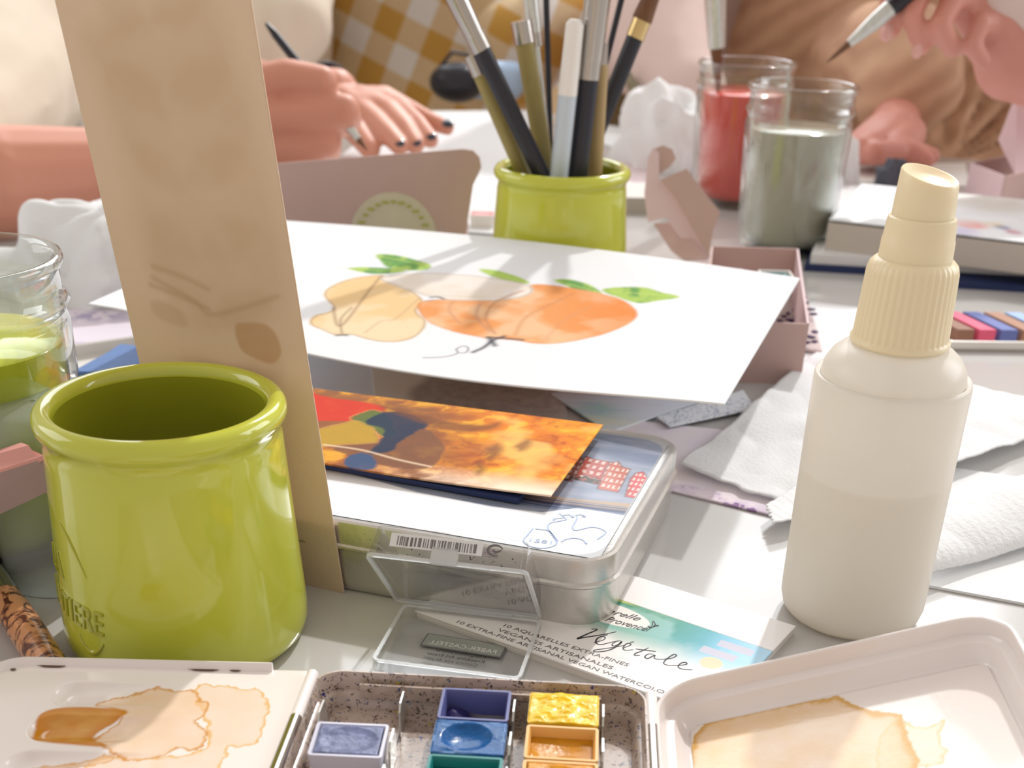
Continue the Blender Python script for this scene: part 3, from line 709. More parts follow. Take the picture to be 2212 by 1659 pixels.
# emblem on the lid: bag with digits beside a bird outline
mb = MB(); ft = Fr(tc_.w(0, 0, .0259), tc_.ex, tc_.ey)
def zp(x, y): return ft.px(1100+x*300/2212, 1080+y*180/1327)
for st, sm in (([(385, 450), (290, 560), (230, 630), (240, 680), (330, 735), (480, 765), (620, 758), (735, 715), (750, 660), (690, 570), (620, 490), (500, 470), (415, 458)], True),
               ([(775, 655), (700, 560), (640, 490), (615, 460), (620, 410), (650, 370), (720, 352), (860, 325), (910, 310), (880, 285), (800, 290), (740, 300), (700, 310), (720, 330)], True),
               ([(880, 270), (830, 240), (800, 215)], True), ([(860, 245), (960, 238), (1000, 275), (1030, 270), (1010, 250)], True), ([(1050, 250), (1130, 235), (1200, 255), (1210, 270), (1150, 265)], True),
               ([(1080, 265), (1075, 310), (1030, 390), (1010, 440), (1050, 485), (1180, 460), (1310, 432), (1430, 450), (1520, 490), (1540, 520), (1500, 560), (1400, 630)], True),
               ([(830, 670), (900, 630), (1020, 608), (1120, 620), (1190, 650), (1220, 695), (1245, 690)], True)):
    stroke(mb, ft, [zp(*p) for p in st], .00028, sm, taper=False)
mb.build('embossed_emblem', M['ink_blue'], tl)
q0 = np.array(zp(320, 665)); q1 = np.array(zp(670, 705)); text_obj('embossed_digits', '1581', ft, q0[0], q0[1], .0034, M['ink_blue'], tl, xdir=q1-q0, width=np.linalg.norm(q1-q0))
m_ = MB()
for k in range(46):
    x = random.uniform(-.075, -.006); z = random.uniform(.0185, .024); s_ = random.uniform(.0001, .0003)
    m_.ball(TI.w(x-.010, -.00005, z), s_, 6, 4)
m_.build('rust_speck', mat('rust_specks', (.08, .05, .04), .8), tin)

# ================================================================== autumn card
def card_fr(z): return frz(z)
def poly_px(fr, pts, sm=True):
    P = [fr.px(*p) for p in pts]; return smooth_poly(P, 6) if sm else P
fa = frz(.031)
red = poly_px(fa, [(600, 830), (700, 852), (800, 868), (830, 880), (780, 900), (730, 905), (600, 895)]); grn = poly_px(fa, [(760, 898), (800, 882), (840, 895), (850, 915), (865, 930), (835, 940), (810, 928), (780, 910)])
navy = poly_px(fa, [(790, 905), (850, 885), (920, 905), (910, 925), (860, 950), (850, 965), (800, 975), (820, 945), (830, 925)]); navy2 = poly_px(fa, [(745, 985), (780, 972), (815, 985), (800, 1005), (760, 1002)])
lf = poly_px(fa, [(620, 945), (700, 920), (745, 910), (770, 905), (800, 920), (815, 945), (790, 952), (730, 955), (650, 962)]); brn = poly_px(fa, [(720, 962), (800, 950), (870, 925), (930, 925), (960, 960), (930, 1000), (870, 1005), (800, 990), (740, 975)])
dks = [poly_px(fa, q) for q in ([(810, 870), (870, 880), (960, 905), (1040, 915), (1080, 910), (1060, 925), (980, 925), (880, 900)], [(1045, 975), (1075, 955), (1085, 970), (1060, 990)], [(1110, 960), (1140, 945), (1150, 955), (1125, 970)], [(1020, 1010), (1040, 990), (1045, 1005), (1030, 1020)])]
def autumn(X, Y):
    u, v = X, Y; n1 = fbm(X*70, Y*70, 1, 5); n2 = fbm(X*160+n1*3, Y*160, 8, 5); n3 = fbm(X*45, Y*45, 19, 3)
    c = base(X, (.66, .19, .012)); c = bl(c, np.clip((n1-.44)*6, 0, 1), (.74, .27, .012)); c = bl(c, np.clip((n2-.52)*6, 0, 1)*.9, (.42, .085, .008)); c = bl(c, np.clip((.40-n2)*8, 0, 1)*.8, (.80, .42, .03))
    c = bl(c, np.clip((n3-.56)*9, 0, 1)*.65*np.clip((X+.02)/.02, 0, 1), (.84, .52, .16))
    px_ = poly_px(fa, [(1000, 1000), (1060, 1010), (1200, 1000), (1300, 900), (1320, 1080), (1000, 1080)], False)
    fe = Y-(fa.px(705, 995)[1]+(X-fa.px(705, 995)[0])*(fa.px(1190, 1068)[1]-fa.px(705, 995)[1])/(fa.px(1190, 1068)[0]-fa.px(705, 995)[0]))
    c = bl(c, np.clip(1-(fe-.003)/.012, 0, 1)*np.clip(.5+n1, 0, 1)*np.clip((X+.055)/.03, 0, 1), (.90, .68, .52))
    j = .004*(n2-.5); Xj, Yj = X+j, Y+.003*(n1-.5)
    left = np.clip((-.004-X)/.03, 0, 1); c = bl(c, left*.9*np.clip(n2*2.2-.2, 0, 1), (.22, .085, .03))
    for P, col, a in ((brn, (.17, .07, .035), .85), (red, (.55, .03, .01), .95), (grn, (.09, .14, .03), .95), (navy, (.012, .025, .06), .95), (lf, (.42, .26, .025), .95), (navy2, (.02, .07, .17), .9)):
        c = bl(c, ss(sdist(Xj, Yj, P), .0006)*a, np.array(col)); c = bl(c, np.exp(-((sdist(Xj, Yj, P)-.0004)/.0004)**2)*.5, (.62, .32, .10)) if col[0] in (.42, .09) else c
    for P in dks: c = bl(c, ss(sdist(Xj, Yj, P), .0015)*.7, (.15, .05, .02))
    st = smooth_poly([fa.px(*p) for p in [(700, 955), (780, 965), (860, 985), (930, 1000)]], closed=False); c = bl(c, np.exp(-(sdist(X, Y, st, False)/.0007)**2)*.7, (.78, .60, .42))
    return c
cc = [fa.px(*p) for p in [(560, 972), (1190, 1068), (1303, 915), (560, 822)]]
card = art_grid('watercolour_card', fa, cc, 420, 220, autumn, vmat('watercolour_card_print', .75, bump=.05), None, lambda X, Y, u, v: -.0004-.0012*np.sin(PI*u)*(1-v), .0006)
tag(card, 'glossy orange and brown autumn leaf watercolour card lying on the tin lid', 'card')
d_ = flat_sheet('shade_sheet', 'navy sheet added as the dark shadow band under the autumn card on the tin', 'shade_sheet', [(600, 985), (1120, 1078), (1235, 935), (650, 862)], .0282, M['navy'], .0018)  # added navy sheet stands in for the shadow gap below the card
# ================================================================== pumpkin sheet
zs = .042; fs_ = frz(zs)
S1, S2, S3, S4 = [fs_.px(*p) for p in [(190, 655), (600, 475), (1728, 600), (1565, 872)]]
pk = lambda pts, sm=True: poly_px(fs_, pts, sm)
def zx(x, y): return (600+x*880/2212, 460+y*660/1659)
Z_ = lambda pts, sm=True: pk([zx(*p) for p in pts], sm)
orange = Z_([(755, 480), (800, 455), (1000, 450), (1180, 460), (1350, 440), (1370, 395), (1500, 400), (1700, 430), (1860, 470), (1940, 520), (1945, 560), (1880, 600), (1750, 640), (1550, 668), (1400, 665), (1280, 645), (1100, 625), (900, 580), (800, 540)])
yel = Z_([(170, 545), (200, 515), (270, 500), (300, 480), (250, 430), (280, 390), (400, 350), (560, 335), (600, 355), (780, 440), (750, 500), (800, 545), (780, 590), (700, 625), (560, 630), (400, 600), (320, 600), (230, 575)])
cream_ = Z_([(560, 345), (800, 330), (1050, 345), (1200, 365), (1360, 395), (1380, 430), (1280, 455), (1100, 460), (900, 450), (760, 420), (640, 385)])
gleaves = [(Z_([(380, 302), (480, 298), (620, 305), (690, 320), (560, 330), (460, 322)]), 1), (Z_([(535, 240), (620, 240), (740, 265), (830, 295), (800, 315), (700, 315), (600, 300), (560, 270)]), 1), (Z_([(1090, 320), (1180, 325), (1280, 350), (1350, 375), (1360, 388), (1260, 380), (1160, 350)]), 1), (Z_([(1500, 375), (1580, 372), (1680, 395), (1750, 430), (1740, 445), (1620, 420), (1560, 400)]), 1), (Z_([(1760, 425), (1860, 412), (1990, 415), (2090, 440), (2180, 462), (2060, 480), (1960, 490), (1860, 465)]), 1)]
def pcol(X, Y):
    c = base(X, (.87, .88, .90)); n1 = fbm(X*50, Y*50, 1, 4); n2 = fbm(X*150, Y*100, 7, 4); j = .0010*(n2-.5); Xj, Yj = X+j, Y+j
    for P, _ in gleaves:
        d = sdist(Xj, Yj, P); cc_ = bl(base(X, (.42, .62, .07)), np.clip((n2-.42)*5, 0, 1), (.10, .33, .03)); c = bl(c, ss(d, .0008)*.92, cc_)
        A = np.array(P); i0 = A[:, 0].argmin(); i1 = A[:, 0].argmax(); c = bl(c, np.exp(-(sdist(X, Y, [A[i0], A[i1]], False)/.0008)**2)*ss(d, .0006)*.5, (.62, .75, .18))
    for P, ca, cb, ed in ((yel, (.86, .62, .32), (.88, .72, .48), (.42, .26, .14)), (orange, (.84, .36, .12), (.88, .56, .32), (.62, .22, .08)), (cream_, (.84, .76, .66), (.88, .82, .76), (.45, .36, .28))):
        d = sdist(Xj, Yj, P); cc_ = bl(base(X, ca), np.clip((n1-.40)*5, 0, 1), cb); c = bl(c, ss(d, .0009), cc_)
        c = bl(c, np.exp(-((d+.0006)/.0006)**2)*(.35 if P is orange else .55), ed)
    right = np.clip((X-fs_.px(*zx(1500, 500))[0])/.03, 0, 1)*ss(sdist(Xj, Yj, orange), .001); c = bl(c, right*.5, (.86, .22, .02))
    for P, w, col, a in (([(300, 480), (340, 560), (500, 400), (560, 340)], .0009, (.30, .18, .10), .55), ([(470, 590), (560, 540), (640, 530), (770, 440)], .0007, (.45, .3, .2), .35), ([(400, 480), (340, 530), (345, 590)], .0007, (.3, .2, .12), .6),
                         ([(950, 460), (930, 500), (990, 560)], .0010, (.62, .30, .16), .5), ([(1100, 470), (1080, 530), (1150, 600)], .0009, (.5, .28, .2), .5), ([(1330, 420), (1180, 470), (1130, 540), (1180, 610)], .0010, (.55, .25, .12), .6), ([(1600, 440), (1500, 480), (1350, 540), (1290, 620)], .0012, (.66, .30, .12), .5), ([(1700, 500), (1560, 560), (1450, 650)], .0011, (.70, .36, .18), .35),
                         ([(1060, 690), (1120, 670), (1170, 640), (1230, 625)], .0011, (.06, .06, .09), .9), ([(1140, 625), (1240, 635), (1330, 645)], .0010, (.06, .05, .07), .85), ([(1150, 630), (1180, 665)], .0014, (.06, .06, .08), .8),
                         ([(790, 705), (900, 705), (975, 692), (970, 672), (1010, 660), (1035, 672), (1020, 690), (980, 690)], .00045, (.15, .15, .17), .8), ([(320, 600), (345, 598), (370, 600)], .0011, (.08, .07, .09), .8), ([(830, 440), (870, 438), (900, 448)], .0009, (.1, .1, .14), .8), ([(800, 455), (850, 452)], .0006, (.2, .2, .25), .6),
                         ([(620, 370), (800, 420), (1000, 440), (1250, 445)], .0005, (.6, .48, .36), .4), ([(320, 295), (400, 302), (520, 315)], .0004, (.3, .4, .2), .5)):
        c = bl(c, np.exp(-(sdist(X, Y, smooth_poly([fs_.px(*zx(*p)) for p in P], 6, False), False)/w)**2)*a, col)
    return c
zsag = lambda X, Y, u, v: -.0001-.0075*np.sin(PI*np.clip((u-.05)/.95, 0, 1))**1.2*(1-v)**1.5+.0035*np.sin(PI*u)*v
sheet = art_grid('watercolour_sheet', fs_, [S1, S4, S3, S2], 560, 300, pcol, vmat('white_painted_paper', .8, transluc=.22, bump=.05), None, zsag, .0007)
tag(sheet, 'large white sheet painted with orange and yellow pumpkins and green leaves', 'painting')
pad = thing('paper_pad', 'pad of paper holding up the pumpkin painting from below', 'pad', (0, .60, 0))
q = [fs_.px(*p) for p in [(640, 585), (1360, 670), (1480, 600), (760, 520)]]
for i in range(3):
    MB().prism([(x, y, i*.0125) for x, y in q], (0, 0, 1), .0118).build('page_block', M['paper2'], pad)


# ================================================================== booklet box
BO = Fr(at(896, 1318, .003), (.8433, -.5375, 0), (.5375, .8433, 0))
LBK, WBK = .1057, .0624
book = thing('paint_set_box', 'slim cardboard paint set printed with green and blue wash, running under the tin corner', 'box', BO.w(LBK/2, WBK/2, -.003))
MB().prism([BO.w(*q, -.003) for q in ((0.0004, 0.0004), (LBK-.0004, .0004), (LBK-.0004, WBK-.0004), (.0004, WBK-.0004))], BO.n, .0022).build('box_body', M['paper2'], book)
def boxcol(X, Y):
    c = base(X, (.85, .83, .82)); b0 = Y-(.045-.0013*(X-.049)/.047)
    w = fbm(X*60, Y*60, 3, 4); q = Y-.0255+.010*(w-.5)*2-.010*np.clip((.065-X)/.02, 0, 1)*0
    inside = ss(b0, .0001)*ss(.012-q*1.0, .006)*ss(.047-X, .002+.004*0)
    t = np.clip((X-.069)/.022+.6*(w-.5), 0, 1)
    col = bl(base(X, (.02, .27, .14)), t, (.10, .45, .62)); col = bl(col, np.clip((X-.085)/.02, 0, 1), (.42, .68, .88)); col = bl(col, np.clip((w-.55)*3, 0, .4), (.50, .75, .75))
    m1 = np.clip((q+.006)/.014, 0, 1)*ss(b0, .0001)*np.clip((X-.0455)/.0015, 0, 1); c = bl(c, m1*.95, col)
    m2 = ss(np.abs(b0+.0006)-.0007, .0003)*ss(X-.056, .003)*(X > .044); c = bl(c, m2*.7, (.62, .66, .12))
    o = ((X-.050)*math.cos(-.02)+(Y-.0345)*.12)/.0165; e = (Y-.0335)/.0058; d = np.sqrt(((X-.0515)/.0155)**2+((Y-.0348)/.0064)**2)-1
    c = bl(c, ss(d, .01), (.86, .83, .79)); 
    for (x0, y0) in ((.0955, .0385), (.0925, .0322)):
        k = ss(np.maximum(np.abs(X-x0)-.0058+.0, np.abs(Y-y0)-.0020), .00015); c = bl(c, k*.9*(.8+.3*w), (.58, .54, .64))
    k = ss(np.hypot(X-.093, Y-.026)-.0035, .0003); c = bl(c, k*.8, (.85, .62, .35))
    c = bl(c, np.exp(-(b0/.00022)**2)*.55, (.45, .36, .28))
    return c
art_grid('printed_cover', BO, [(0, 0), (LBK, 0), (LBK, WBK), (0, WBK)], 420, 250, boxcol, vmat('printed_card', .55, coat=.1), book, None, .0008)
for s, a, b, sz in (('10 AQUARELLES EXTRA-FINES', (.0291, .0078), (.0731, .0094), .0026), ('VEGANES ARTISANALES', (.0290, .0044), (.0700, .0052), .0026), ('10 EXTRA-FINE ARTISANAL VEGAN WATERCOLORS', (.0156, .0011), (.0925, .0022), .0025)):
    A, B = np.array(a), np.array(b); text_obj('printed_text', s, BO, A[0], A[1], sz, M['ink_grey'], book, xdir=B-A, width=np.linalg.norm(B-A))
zb = lambda x, y: BO.px(1180+x*540/2212, 1220+y*280/1147)
mb = MB()
for st, w in (([(400, 570), (452, 574), (360, 615), (275, 655), (330, 645), (480, 622), (620, 593)], .0004), ([(420, 690), (500, 668), (522, 645), (490, 635), (450, 655), (440, 690), (480, 707), (560, 690), (640, 672)], .0003), ([(505, 632), (545, 618)], .0003),
              ([(660, 672), (620, 680), (582, 705), (600, 720), (645, 700), (668, 680), (640, 712), (560, 755), (450, 772), (420, 758), (500, 745), (620, 728), (690, 712)], .0003), ([(690, 735), (745, 712), (742, 698), (710, 700), (680, 735), (700, 757), (770, 752)], .0003), ([(740, 688), (778, 682)], .00025),
              ([(905, 735), (850, 762), (790, 785), (785, 802), (830, 800)], .0003), ([(790, 745), (880, 757), (970, 768)], .0003), ([(950, 792), (905, 790), (872, 815), (900, 830), (960, 800), (955, 828), (1000, 838)], .0003),
              ([(1000, 838), (1100, 830), (1152, 805), (1125, 795), (1060, 840), (1040, 875), (1090, 892)], .0003), ([(1090, 892), (1180, 890), (1243, 880), (1230, 864), (1190, 873), (1168, 905), (1210, 925), (1295, 930)], .0003)):
    stroke(mb, BO, [zb(*p) for p in st], w*.8)
mb.build('script_lettering', M['ink'], book)
a = np.array(zb(535, 425)); b = np.array(zb(820, 500)); text_obj('printed_text', 'arelle', BO, a[0], a[1], .0048, M['ink'], book, xdir=b-a, width=np.linalg.norm(b-a), shear=.45)
a = np.array(zb(515, 495)); b = np.array(zb(880, 590)); text_obj('printed_text', 'Provence', BO, a[0], a[1], .0048, M['ink'], book, xdir=b-a, width=np.linalg.norm(b-a), shear=.45)
mb = MB()
for st in ([(880, 590), (910, 570), (935, 545), (945, 500), (965, 530), (940, 560)], [(900, 540), (930, 560), (895, 548)], [(945, 550), (995, 540), (960, 535), (945, 552)]): stroke(mb, BO, [zb(*p) for p in st], .00018)
mb.build('leaf_emblem', M['ink'], book)

# ================================================================== eraser case
zc = .0045
BL_, BR_, FR_, FL_ = at(872, 1305, zc), at(1172, 1341, zc), at(1128, 1452, zc), at(770, 1432, zc)
hx = (BR_-BL_)/np.linalg.norm(BR_-BL_); EC = Fr((BL_+BR_)/2, hx, np.cross([0, 0, 1], hx))
EW = np.linalg.norm(BR_-BL_); ED = .036
ec = thing('eraser_case', 'clear plastic eraser case with its lid propped open against the tin', 'plastic case', EC.w(0, -ED/2, -.0045))
eb = fo(EC, 0, -ED/2, 0)
loft(eb, EW, ED, .0025, [(.0012, -.0042), (.0, -.0035), (0, -.0002), (.0007, -.0002), (.0009, -.0032)], k=4).build('case_base', M['plastic_clear'], ec, smooth=True)
rimp = loft(eb, EW, ED, .0025, [(.0, -.0001), (0, .0005), (.0011, .0005), (.0011, -.0001)], k=4, close=True); rimp.build('base_rim', mat('clear_plastic_edge', (.9, .92, .93), .15, trans=.6, ior=1.3, vary=0), ec, smooth=True)
ph = math.radians(47); dv = -EC.ey*math.cos(ph)+np.array([0, 0, 1])*math.sin(ph)   # hinge -> lid free edge
EL = Fr(EC.w(0, 0, .0008), hx, dv); nl = EL.n*(-1 if EL.n[1] < 0 else 1)
EL2 = Fr(EL.w(-.0015, .0212, 0), hx, dv)
sgn = 1 if EL.n[1] > 0 else -1
lidc = loft(EL2, EW+.002, .0424, .0025, [(0, 0), (.0003, .0008*sgn), (.0012, .0098*sgn), (.0022, .0104*sgn), (.0026, .0096*sgn), (.0020, .0012*sgn), (.0009, 0)], k=4).build('case_lid', M['plastic_clear'], ec, smooth=True)
loft(EL2, EW+.0026, .0430, .0025, [(0, -.0002*sgn), (0, .0009*sgn), (.0011, .0009*sgn), (.0011, -.0002*sgn)], k=4, close=True).build('lid_rim', bpy.data.materials['clear_plastic_edge'], lidc, smooth=True)
MB().box(EL2.w(-.0005, .0214, .002*sgn), (.0078, .0014, .0050), EL2.R()).build('latch', bpy.data.materials['clear_plastic_edge'], lidc)
MB().tube([EC.w(-.013, 0, .0006), EC.w(.013, 0, .0006)], .0008, 8).build('hinge_bar', bpy.data.materials['clear_plastic_edge'], ec, smooth=True)
# sticker with bars on the lid's upper wall; fine print on the plate
WF = Fr(EL2.w(0, .0207, .0050*sgn), hx, EL2.n*sgn)   # wall frame: x along, y away from rim
if WF.n[2] < 0: WF = Fr(WF.o, WF.ex, WF.ey)
off = .0009 if WF.n[2] > 0 else -.0009
MB().box(WF.w(-.0035, .0005, off), (.0275, .0042, .0001), WF.R()).build('barcode_sticker', M['paper'], lidc)
mb = MB(); x = -.0150
while x < .0085:
    w = random.choice((.00018, .0003, .0005)); mb.box(WF.w(x, .0002+.0002*random.random(), off+.0001*(1 if off > 0 else -1)), (w, .0028, .00006), WF.R()); x += w+random.choice((.0002, .0003, .0005))
mb.build('barcode_bars', M['ink_grey'], lidc)
mb = MB()
stroke(mb, Fr(WF.w(0, 0, off*1.1), WF.ex, WF.ey), [(.0140+.0022*math.cos(t), .0005+.0016*math.sin(t)) for t in np.linspace(.4, 5.2, 12)], .0004)
stroke(mb, Fr(WF.w(0, 0, off*1.1), WF.ex, WF.ey), [(.0132, .0006), (.0142, .0000), (.0158, .0008)], .0004); mb.build('recycling_mark', M['ink_grey'], lidc)
mb = MB()
for r_ in range(5):
    mb.box(EL2.w(.000, .012-.0016*r_, .0092*sgn), (.024-.002*(r_ % 2), .0006, .00006), EL2.R())
mb.build('fine_print', mat('faint_purple_print', (.45, .33, .40), .6), lidc)
# base print, seen mirrored through the plastic
EB = Fr(EC.w(0, 0, -.0036), EC.ex, EC.ey)
P4 = [EB.px(*p) for p in ((907, 1396), (929, 1367), (1095, 1393), (1078, 1422))]
lc = np.mean(P4, 0); lx = np.array(P4[2])-np.array(P4[1]); lw = np.linalg.norm(lx); lx = lx/lw; ly = np.array([-lx[1], lx[0]]); lh = .0068
MB().box(EB.w(lc[0], lc[1], .0), (lw+.001, lh+.001, .00008), Fr(EB.o, EB.ex*lx[0]+EB.ey*lx[1], EB.ey*ly[1]+EB.ex*ly[0]).R()).build('label_border', M['ink_grey'], ec)
MB().box(EB.w(lc[0], lc[1], .0001), (lw, lh, .00008), Fr(EB.o, EB.ex*lx[0]+EB.ey*lx[1], EB.ey*ly[1]+EB.ex*ly[0]).R()).build('brand_label', mat('grey_green_label', (.34, .36, .33), .5), ec)
def etext(s, yy, size, wid, mt, x0=None):
    p = lc-lx*(wid/2)+ly*yy if x0 is None else lc+lx*x0+ly*yy
    text_obj('mirrored_print', s, EB, p[0], p[1], size, mt, ec, xdir=lx, mirror=True, width=wid, off=.00018)
etext('FABER-CASTELL', -.0022, .0031, lw*.86, M['ink_white'])
etext('Knetgummiradierer', -lh/2-.0026, .0023, .0162, M['ink'], x0=-.0075)
etext('Kneadable Art Eraser', -lh/2-.0052, .0023, .0185, M['ink'], x0=-.0095)
etext('Gomme mie de pain', -lh/2-.0078, .0023, .0170, M['ink'], x0=-.0095)

# ================================================================== spray bottle
bc = np.array([.1118, .3588, 0.])
sb = thing('spray_bottle', 'frosted white spray bottle with a cream pump, largest object at the right', 'spray bottle', bc)
Rb = .0231
MB().lathe([(.001, 0), (Rb-.0065, 0), (Rb-.0030, .0009), (Rb-.0010, .0030), (Rb-.0001, .0065), (Rb, .011), (Rb, .0800), (Rb-.0003, .0812), (Rb-.0011, .0814), (Rb-.0020, .0803), (Rb-.0019, .0816), (Rb-.0024, .0842), (Rb-.0042, .0872), (Rb-.0066, .0893), (.0148, .0903), (.0135, .0907), (.0122, .0915), (.0122, .094)], bc, 96).build('bottle_body', M['frost'], sb, smooth='all')
n = 80; Rr = []
for z, r, g in ((.0912, .0140, 0), (.0916, .0144, 0), (.0926, .0144, 0), (.0930, .0138, 0), (.0936, .0136, 1), (.1120, .0128, 1), (.1140, .0123, .6), (.1152, .0112, 0), (.1158, .0104, 0)):
    m_n = 160; Rr.append([bc+np.array([(r+g*.00016*(1 if j % 4 < 2 else -1))*math.cos(2*PI*j/m_n), (r+g*.00016*(1 if j % 4 < 2 else -1))*math.sin(2*PI*j/m_n), z]) for j in range(m_n)])
MB().rings(Rr).build('ribbed_collar', M['cream'], sb, smooth=True, angle=60)
MB().lathe([(.0103, .1150), (.0103, .1160), (.0101, .1208), (.0099, .1212), (.0096, .1255), (.0093, .1268), (.0088, .1272)], bc, 64).build('pump_neck', M['cream'], sb, smooth=True)
# actuator with slanted dished top
R = []; 
for z, r, sl in ((.1268, .0084, 0), (.1275, .0086, 0), (.1375, .0081, 1), (.1380, .0078, 1), (.1378, .0072, 1), (.1368, .0060, 1), (.1365, .002, 1)):
    R.append([bc+np.array([r*math.cos(t), r*math.sin(t), z-sl*.0020*math.cos(t+.75)*r/.0081]) for t in np.linspace(0, 2*PI, 64, endpoint=False)])
act = MB().rings(R).build('spray_button', M['cream'], sb, smooth=True)
MB().lathe([(.001, .0022), (Rb-.0016, .0022), (Rb-.0013, .006), (Rb-.0013, .0520), (.001, .0520)], bc, 64).build('liquid', mat('cloudy_liquid', (.92, .88, .80), .2, transluc=.8), sb, smooth=True)
MB().tube([bc+[0, 0, .010], bc+[.002, 0, .06], bc+[0, 0, .0905]], .0022, 10).build('dip_tube', M['white_pl'], sb, smooth=True)
# its overcap, upside down behind the front pot
cc_ = at(140, 1236); cc_[1] += .0
cp = thing('bottle_cap', 'frosted translucent domed cap standing left of the front green pot', 'cap', cc_)
MB().lathe([(.0188, 0), (.0190, .0005), (.0181, .050), (.0176, .0560), (.0162, .0590), (.0135, .0607), (.001, .0612), (.001, .0602), (.0132, .0597), (.0155, .0582), (.0168, .0555), (.0174, .05), (.0182, 0)], cc_, 64, cap0=False, cap1=False, close=True).build('cap_shell', M['cap'], cp, smooth=True)

# ================================================================== jars
def jar(c, label, liquid, level, s=1.0, rs=1.0):
    c = np.array([c[0], c[1], 0.]); t = thing('glass_jar', label, 'jar', c, 'glass jars of rinse water')
    r = .0365*s*rs
    out = [(.001, .0), (r*.70, 0), (r*.80, .0012), (r*.86, .005), (r*.90, .014), (r*.965, .060), (r*.975, .078), (r*.96, .0795), (r*.945, .0815), (r*.97, .0835), (r*1.0, .085), (r*.97, .0868), (r*.945, .088), (r*.95, .0950), (r*.985, .0965), (r*1.0, .098), (r*.98, .0998), (r*.945, .1000), (r*.915, .0985), (r*.905, .0955), (r*.905, .088), (r*.90, .080), (r*.895, .075), (r*.885, .06), (r*.82, .014), (r*.74, .0065), (.001, .006)]
    MB().lathe([(a, b*s) for a, b in out], c, 72).build('jar_glass', M['glass'], t, smooth='all')
    L_ = level*s; rl = lambda z: r*(.815+(.885-.82)*(z/s-.014)/.046)-.0002
    MB().lathe([(.001, .0063*s), (r*.72, .0068*s), (rl(.014*s), .0145*s), (rl(.04*s), .04*s), (rl(L_)-.0002, L_-.0006), (rl(L_)-.0010, L_), (.001, L_)], c, 64).build('rinse_water', liquid, t, smooth=True)
    return t
jar(at(1690, 540), 'jar of cloudy grey water standing in front of the red one', M['water_grey'], .075, 1.04, .93)
jar(at(1582, 440), 'jar of red water with a brush resting in it', M['water_red'], .080, 1.02, .98)
jar((-.1835, .3960), 'jar of yellow-green water cut off by the left edge', M['water_green'], .073)

# ================================================================== second pot and its brushes
p2, _ = pot((.0212, .7157), 'green pot full of brushes and pens behind the pumpkin painting', s=1.062)
PC = np.array([.0212, .7157, 0.])
def bY(x, y, Y): return atY(x, y, Y)
def shaft(name, label, cat, parts, low, high, Yl, Yh, ext_to=None):
    """parts: (t0, t1, r0, r1, material, partname) along the line low->high (px), foot kept inside the pot"""
    a, b = bY(*low, Yl), bY(*high, Yh); d = (b-a); L = np.linalg.norm(d); d /= L
    # foot : continue below the rim till just above the pot floor, kept inside
    t = 0
    while True:
        p = a-d*(t+.002)
        if p[2] < .012 or math.hypot(p[0]-PC[0], p[1]-PC[1]) > .0275: break
        t += .002
    foot = a-d*t
    th = thing(name, label, cat, foot, 'brushes and pens in the green pot')
    for i, (t0, t1, r0, r1, mt, nm) in enumerate(parts):
        p0 = foot if t0 is None else a+d*L*t0; p1 = a+d*L*t1
        MB().tube([p0+(p1-p0)*k/6 for k in range(7)], [r0+(r1-r0)*k/6 for k in range(7)], 14).build(nm, M[mt], th, smooth=True)
    return th
sh = shaft
sh('paintbrush', 'thick black handled brush with a long silver ferrule leaning left in the green pot', 'paintbrush', [(None, .72, .0045, .0047, 'black', 'handle'), (.72, .80, .0051, .0051, 'chrome', 'ferrule_ring'), (.80, 1.15, .0049, .0062, 'chrome', 'ferrule'), (1.15, 1.4, .0060, .0015, 'bristle', 'bristles')], (1168, 372), (988, 0), .700, .700)
sh('paintbrush', 'olive handled brush with silver cap, leftmost in the green pot', 'paintbrush', [(None, .84, .0044, .0042, 'olive', 'handle'), (.84, 1.0, .0047, .0047, 'chrome', 'silver_cap')], (1130, 372), (1020, 118), .712, .712)
sh('paintbrush', 'fat olive marker with a silver cap beside the white pen', 'marker', [(None, .86, .0050, .0050, 'olive', 'barrel'), (.86, 1.0, .0056, .0056, 'chrome', 'silver_cap')], (1180, 372), (1125, 45), .722, .722)
sh('pen', 'white and pale blue pen standing in the middle of the green pot', 'pen', [(None, .52, .0050, .0050, 'blue_pl', 'barrel'), (.52, .97, .0051, .0047, 'white_pl', 'pen_cap'), (.97, 1.0, .0047, .0030, 'white_pl', 'pen_end')], (1208, 372), (1243, 42), .698, .698)
sh('paintbrush', 'black handled brush with a wide silver ferrule right of the white pen', 'paintbrush', [(None, .56, .0054, .0055, 'black', 'handle'), (.56, .66, .0060, .0060, 'chrome', 'ferrule_ring'), (.66, 1.1, .0062, .0070, 'chrome', 'ferrule'), (1.1, 1.35, .0068, .0020, 'bristle', 'bristles')], (1248, 374), (1290, 0), .704, .704)
sh('paintbrush', 'tan handled pen with silver cap behind the wide ferrule brush', 'pen', [(None, .84, .0042, .0042, 'tan', 'barrel'), (.84, 1.0, .0040, .0038, 'chrome', 'silver_cap')], (1285, 372), (1300, 92), .716, .716)
sh('paintbrush', 'black brush with a brass ferrule leaning out to the right', 'paintbrush', [(None, .76, .0044, .0046, 'black', 'handle'), (.76, .86, .0050, .0050, 'gold', 'ferrule'), (.86, 1.2, .0056, .0030, 'bristle', 'bristles')], (1262, 355), (1408, -10), .730, .735)
sh('paintbrush', 'thin black rod standing upright at the back of the pot', 'paintbrush', [(None, 1.1, .0015, .0017, 'black', 'handle')], (1190, 360), (1180, 0), .738, .738)
sh('paintbrush', 'slim silver ferruled brush at the back of the pot', 'paintbrush', [(None, .72, .0022, .0024, 'steel', 'handle'), (.72, .80, .0042, .0042, 'chrome', 'coil_ring'), (.80, 1.2, .0040, .0042, 'steel', 'ferrule')], (1185, 355), (1145, -5), .730, .733)
